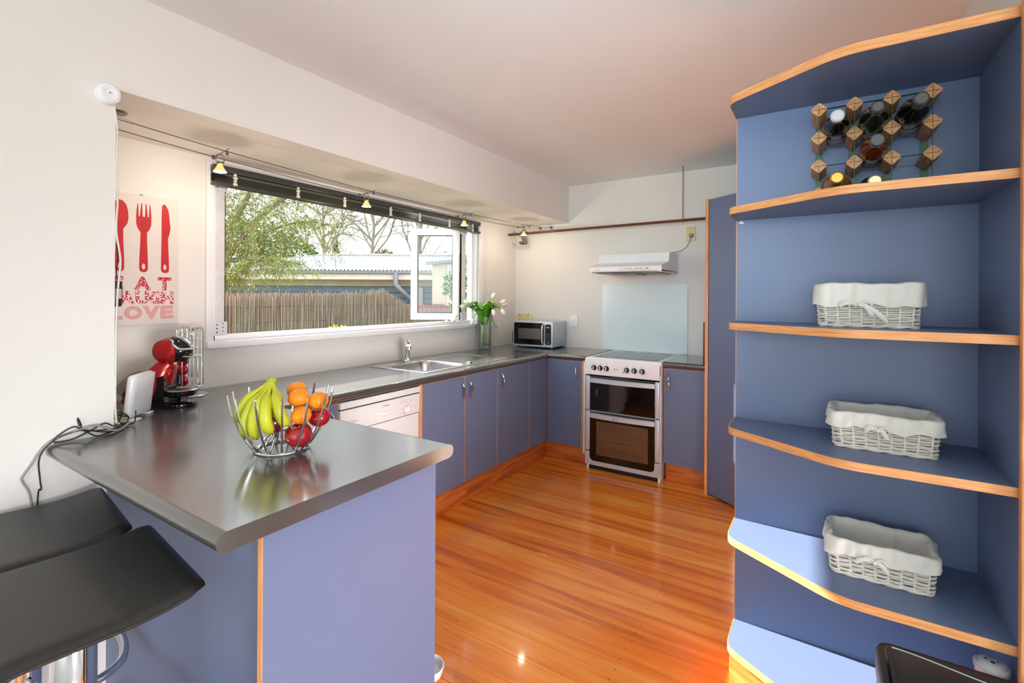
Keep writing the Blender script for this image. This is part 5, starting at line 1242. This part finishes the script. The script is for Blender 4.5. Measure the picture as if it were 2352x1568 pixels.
# cream house beyond
ho = thing('cream_house', 'cream-walled house seen through the open right-hand window sash', 'house', tuple(G(0, 13, GZ)))
obj('wall', MB().add([G(a, d, z) for d in (11.3, 11.75) for a, z in ((-1.86, GZ), (2.5, GZ), (2.5, 2.62), (-1.86, 2.12))], [(0, 1, 2, 3), (7, 6, 5, 4), (0, 4, 5, 1), (1, 5, 6, 2), (2, 6, 7, 3), (3, 7, 4, 0)]), m_creamw, ho, smooth=0)
obj('barge_board', MB().add([G(a, d, z) for d in (11.2, 11.3) for a, z in ((-2.0, 2.10), (2.5, 2.61), (2.5, 2.68), (-2.0, 2.17))], [(0, 1, 2, 3), (7, 6, 5, 4), (0, 4, 5, 1), (1, 5, 6, 2), (2, 6, 7, 3), (3, 7, 4, 0)]), m_gutter, ho, smooth=0)
obj('battens', gbox(gbox(gbox(MB(), -1.5, -1.47, 11.25, 11.31, GZ, 2.10), -.9, -.87, 11.25, 11.31, GZ, 2.17), -.3, -.27, 11.25, 11.31, GZ, 2.23), m_fascia, ho, smooth=0)
obj('blue_corner', gbox(MB(), -1.84, -1.60, 11.22, 11.30, GZ, 1.2), m_wboard, ho, smooth=0)

# ------------------------------------------------------------------ trees and shrubs
def leaf_mesh(mb, p, dirv, ln, wd, rn):
    d = Vector(dirv).normalized(); s = d.cross(Vector((rn.uniform(-1, 1), rn.uniform(-1, 1), rn.uniform(-1, 1))))
    if s.length < 1e-3: s = d.orthogonal()
    s.normalize(); p = Vector(p)
    mb.add([p, p+d*ln*.5+s*wd, p+d*ln, p+d*ln*.5-s*wd], [(0, 1, 2), (0, 2, 3)])
def limb(mb, P, r0, r1, n=6):
    P = spl(P, 4); m = len(P)-1; mb.tube(P, [r0+(r1-r0)*i/m for i in range(m+1)], n); return P
rn = random.Random(11)
wl = thing('willow_tree', 'leafy willow tree with slanting branches at the left of the window view', 'tree', tuple(G(-5.4, 8.6, GZ)))
obj('trunk', MB().tube(spl([G(-5.35, 8.7, GZ), G(-5.35, 8.7, .6), G(-5.25, 8.65, 1.5), G(-5.1, 8.6, 2.3)]), .13, 8), m_bark, wl)
brs = [[(-5.3, 8.6, 1.3), (-4.95, 8.4, 2.3), (-4.55, 8.3, 3.0), (-4.1, 8.2, 3.8)], [(-5.2, 8.6, 2.2), (-4.9, 8.8, 3.0), (-4.6, 8.9, 3.7), (-4.3, 9.0, 4.4)], [(-5.2, 8.5, 1.6), (-4.6, 8.1, 2.25), (-4.0, 8.0, 2.8), (-3.4, 7.9, 3.15), (-2.9, 7.9, 3.25)],
       [(-5.1, 8.6, 2.2), (-4.5, 8.9, 2.55), (-3.9, 9.0, 2.75), (-3.4, 9.1, 2.7)], [(-5.3, 8.6, 1.4), (-4.9, 8.2, 1.62), (-4.4, 7.9, 1.86), (-3.9, 7.8, 1.95), (-3.4, 7.7, 1.88)], [(-5.3, 8.5, 2.0), (-5.0, 8.2, 2.9), (-4.85, 8.1, 3.6), (-4.6, 8.0, 4.3)]]
lm = MB(); tw = MB()
for bi, bb in enumerate(brs):
    mb = MB(); P = limb(mb, [G(*q) for q in bb], .055 if bi < 3 else .035, .012, 6); obj('branch', mb, m_bark, wl)
    for i in range(3, len(P)):
        for q in range(7):
            p = P[i].lerp(P[i-1], rn.random()); an = rn.uniform(0, 6.28); ln = rn.uniform(.35, .85)
            h = GE*math.cos(an)*.8+GN*math.sin(an)+Vector((0, 0, rn.uniform(-.1, .45))); drp = rn.uniform(.35, .9)
            if bi == 4: ln *= .6; drp = rn.uniform(.25, .5)
            T = [p+h*ln*s-Vector((0, 0, drp*s*s*ln*1.3)) for s in (0, .35, .7, 1.0, 1.25)]
            if min((t_-GO).dot(GE) for t_ in T) < -6.0: continue
            tw.tube(T, [.006, .005, .004, .003, .002], 3, caps=False)
            for j in range(60 if bi != 4 else 42):
                s = rn.uniform(.12, 1.0)*4; i0 = min(3, int(s)); c_ = T[i0].lerp(T[i0+1], s-i0)+Vector((rn.gauss(0, .03), rn.gauss(0, .03), rn.gauss(0, .03)))
                leaf_mesh(lm, c_, (rn.gauss(0, .6), rn.gauss(0, .6), -.8+rn.gauss(0, .4)), rn.uniform(.03, .06), rn.uniform(.005, .009), rn)
o = obj('twigs', tw, m_bark, wl); o['kind'] = 'stuff'; o = obj('foliage', lm, m_willow, wl, smooth=0); o['kind'] = 'stuff'

def blob_tree(name, lab, cat, base, centers, n, ln, wd, m, seed, trunk=.1):
    r2 = random.Random(seed); t = thing(name, lab, cat, tuple(base))
    top = Vector(centers[0][0]); obj('trunk', MB().tube([base, (Vector(base)+top)/2+Vector((.05, 0, 0)), top], [trunk, trunk*.8, trunk*.4], 7), m_bark, t)
    st = MB()
    for c, rx, rz in centers[1:]: st.tube([top-Vector((0, 0, .1)), Vector(c)], [trunk*.4, trunk*.15], 5)
    if len(centers) > 1: obj('branches', st, m_bark, t)
    f = MB()
    for c, rx, rz in centers:
        for k in range(n):
            v = Vector((r2.gauss(0, 1), r2.gauss(0, 1), r2.gauss(0, 1))).normalized()*(.55+.45*r2.random()**.5)*(1+.18*noise.noise(Vector((r2.random()*9, 0, seed))))
            leaf_mesh(f, Vector(c)+Vector((v.x*rx, v.y*rx, v.z*rz)), v+Vector((r2.gauss(0, .6), r2.gauss(0, .6), r2.gauss(-.2, .6))), ln*r2.uniform(.6, 1.2), wd*r2.uniform(.7, 1.2), r2)
    o = obj('foliage', f, m, t, smooth=0); o['kind'] = 'stuff'
    return t
blob_tree('broadleaf_tree', 'dense green tree behind the left end of the shed roof', 'tree', G(-11.0, 20, GZ), [(G(-11, 20, 3.3), 1.9, 1.2), (G(-9.6, 20.5, 3.0), 1.3, .9), (G(-12.4, 20.5, 3.6), 1.5, 1.2)], 1500, .22, .055, m_green, 21, .16)
blob_tree('camellia_shrub', 'glossy green flowering shrub seen through the right window sash', 'shrub', G(-.62, 7.2, GZ), [(G(-.62, 7.2, 1.05), .36, .38), (G(-.40, 7.0, 1.5), .32, .36), (G(-.80, 7.3, 1.55), .22, .2), (G(-.5, 7.1, .5), .4, .4)], 330, .085, .020, m_cam, 22, .035)
fl = MB()
for k in range(9): fl.ball(G(-.62+rn.gauss(0, .2), 6.85+rn.uniform(0, .1), 1.35+rn.gauss(0, .3)), .028, 8, 5)
cf = bpy.data.objects['camellia_shrub']; o = obj('blossoms', fl, m_tulip, cf)
blob_tree('lime_shrub', 'small yellow-green shrub in front of the brush fence', 'shrub', G(-2.42, 6.8, GZ), [(G(-2.42, 6.8, .84), .17, .12), (G(-2.52, 6.8, .72), .2, .14), (G(-2.33, 6.75, .74), .16, .14)], 170, .06, .020, m_lime, 23, .02)
ct = thing('conifer_tree', 'small dark conifer tip far behind the shed roof', 'tree', tuple(G(-14.5, 40, GZ)))
cm_ = MB(); r3 = random.Random(3)
for k in range(520):
    h = r3.random(); an = r3.uniform(0, 6.28); rr = (1-h)*.95+.05
    leaf_mesh(cm_, G(-14.5, 40, 2.2+3.9*h), GE*math.cos(an)+GN*math.sin(an)-Vector((0, 0, .35)), rr, .10, r3)
o = obj('foliage', cm_, m_dgreen, ct, smooth=0); o['kind'] = 'stuff'; obj('trunk', MB().tube([G(-14.5, 40, GZ), G(-14.5, 40, 5.3)], [.2, .02], 7), m_bark, ct)
blob_tree('brushwood_heap', 'brown dry bush showing over the shed roof ridge', 'bush', G(-6.95, 26, GZ), [(G(-6.95, 26, 3.45), .42, .30)], 260, .35, .04, m_brown, 24, .12)

def bare_tree(lab, base, ht, seed, lean, spread=1.0):
    r4 = random.Random(seed); t = thing('bare_tree', lab, 'tree', tuple(base), 0, 'leafless trees beyond the shed')
    tr = MB(); P = [Vector(base)]; d = Vector((0, 0, 1))+GE*lean; n = 9
    for i in range(n): P.append(P[-1]+(d+Vector((r4.gauss(0, .06), r4.gauss(0, .06), 0)))*ht/n)
    tr.tube(P, [.15*(1-.85*i/n) for i in range(n+1)], 7); obj('trunk', tr, m_pbark, t)
    fine = MB()
    def grow(p, dv, ln, r, dep, mb):
        m = 4; Q = [p]; dv = dv.normalized()
        for i in range(m):
            dv = (dv+Vector((r4.gauss(0, .14), r4.gauss(0, .14), r4.gauss(.03 if dep < 2 else -.10, .10)))).normalized(); Q.append(Q[-1]+dv*ln/m)
        mb.tube(Q, [r*(1-.7*i/m) for i in range(m+1)], 4 if dep < 2 else 3, caps=False)
        if dep >= 4: return
        for k in range(5 if dep < 3 else 4):
            q = Q[1+r4.randrange(m)]; side = Vector((r4.gauss(0, 1), r4.gauss(0, 1), r4.gauss(0, .6)))
            grow(q, dv*.9+side*.55, ln*r4.uniform(.42, .66), r*.58, dep+1, fine)
    for k in range(18):
        i = 3+k % 7; p = P[i].lerp(P[min(n, i+1)], r4.random()); an = r4.uniform(0, 6.28); b_ = MB()
        grow(p, GE*math.cos(an)*spread+GN*math.sin(an)*.5*spread+Vector((0, 0, .95)), ht*r4.uniform(.22, .42), .07, 1, b_)
        obj('limb', b_, m_pbark, t)
    o = obj('twigs', fine, m_pbark, t); o['kind'] = 'stuff'
bare_tree('leafless birch in the middle of the window view', G(-8.15, 28, GZ), 10.5, 31, -.02)
bare_tree('leafless tree right of the middle birch, behind the open sash', G(-6.0, 30, GZ), 10.0, 32, .04)
bare_tree('leafless tree left of the middle birch near the willow', G(-11.2, 29, GZ), 9.5, 33, .05)
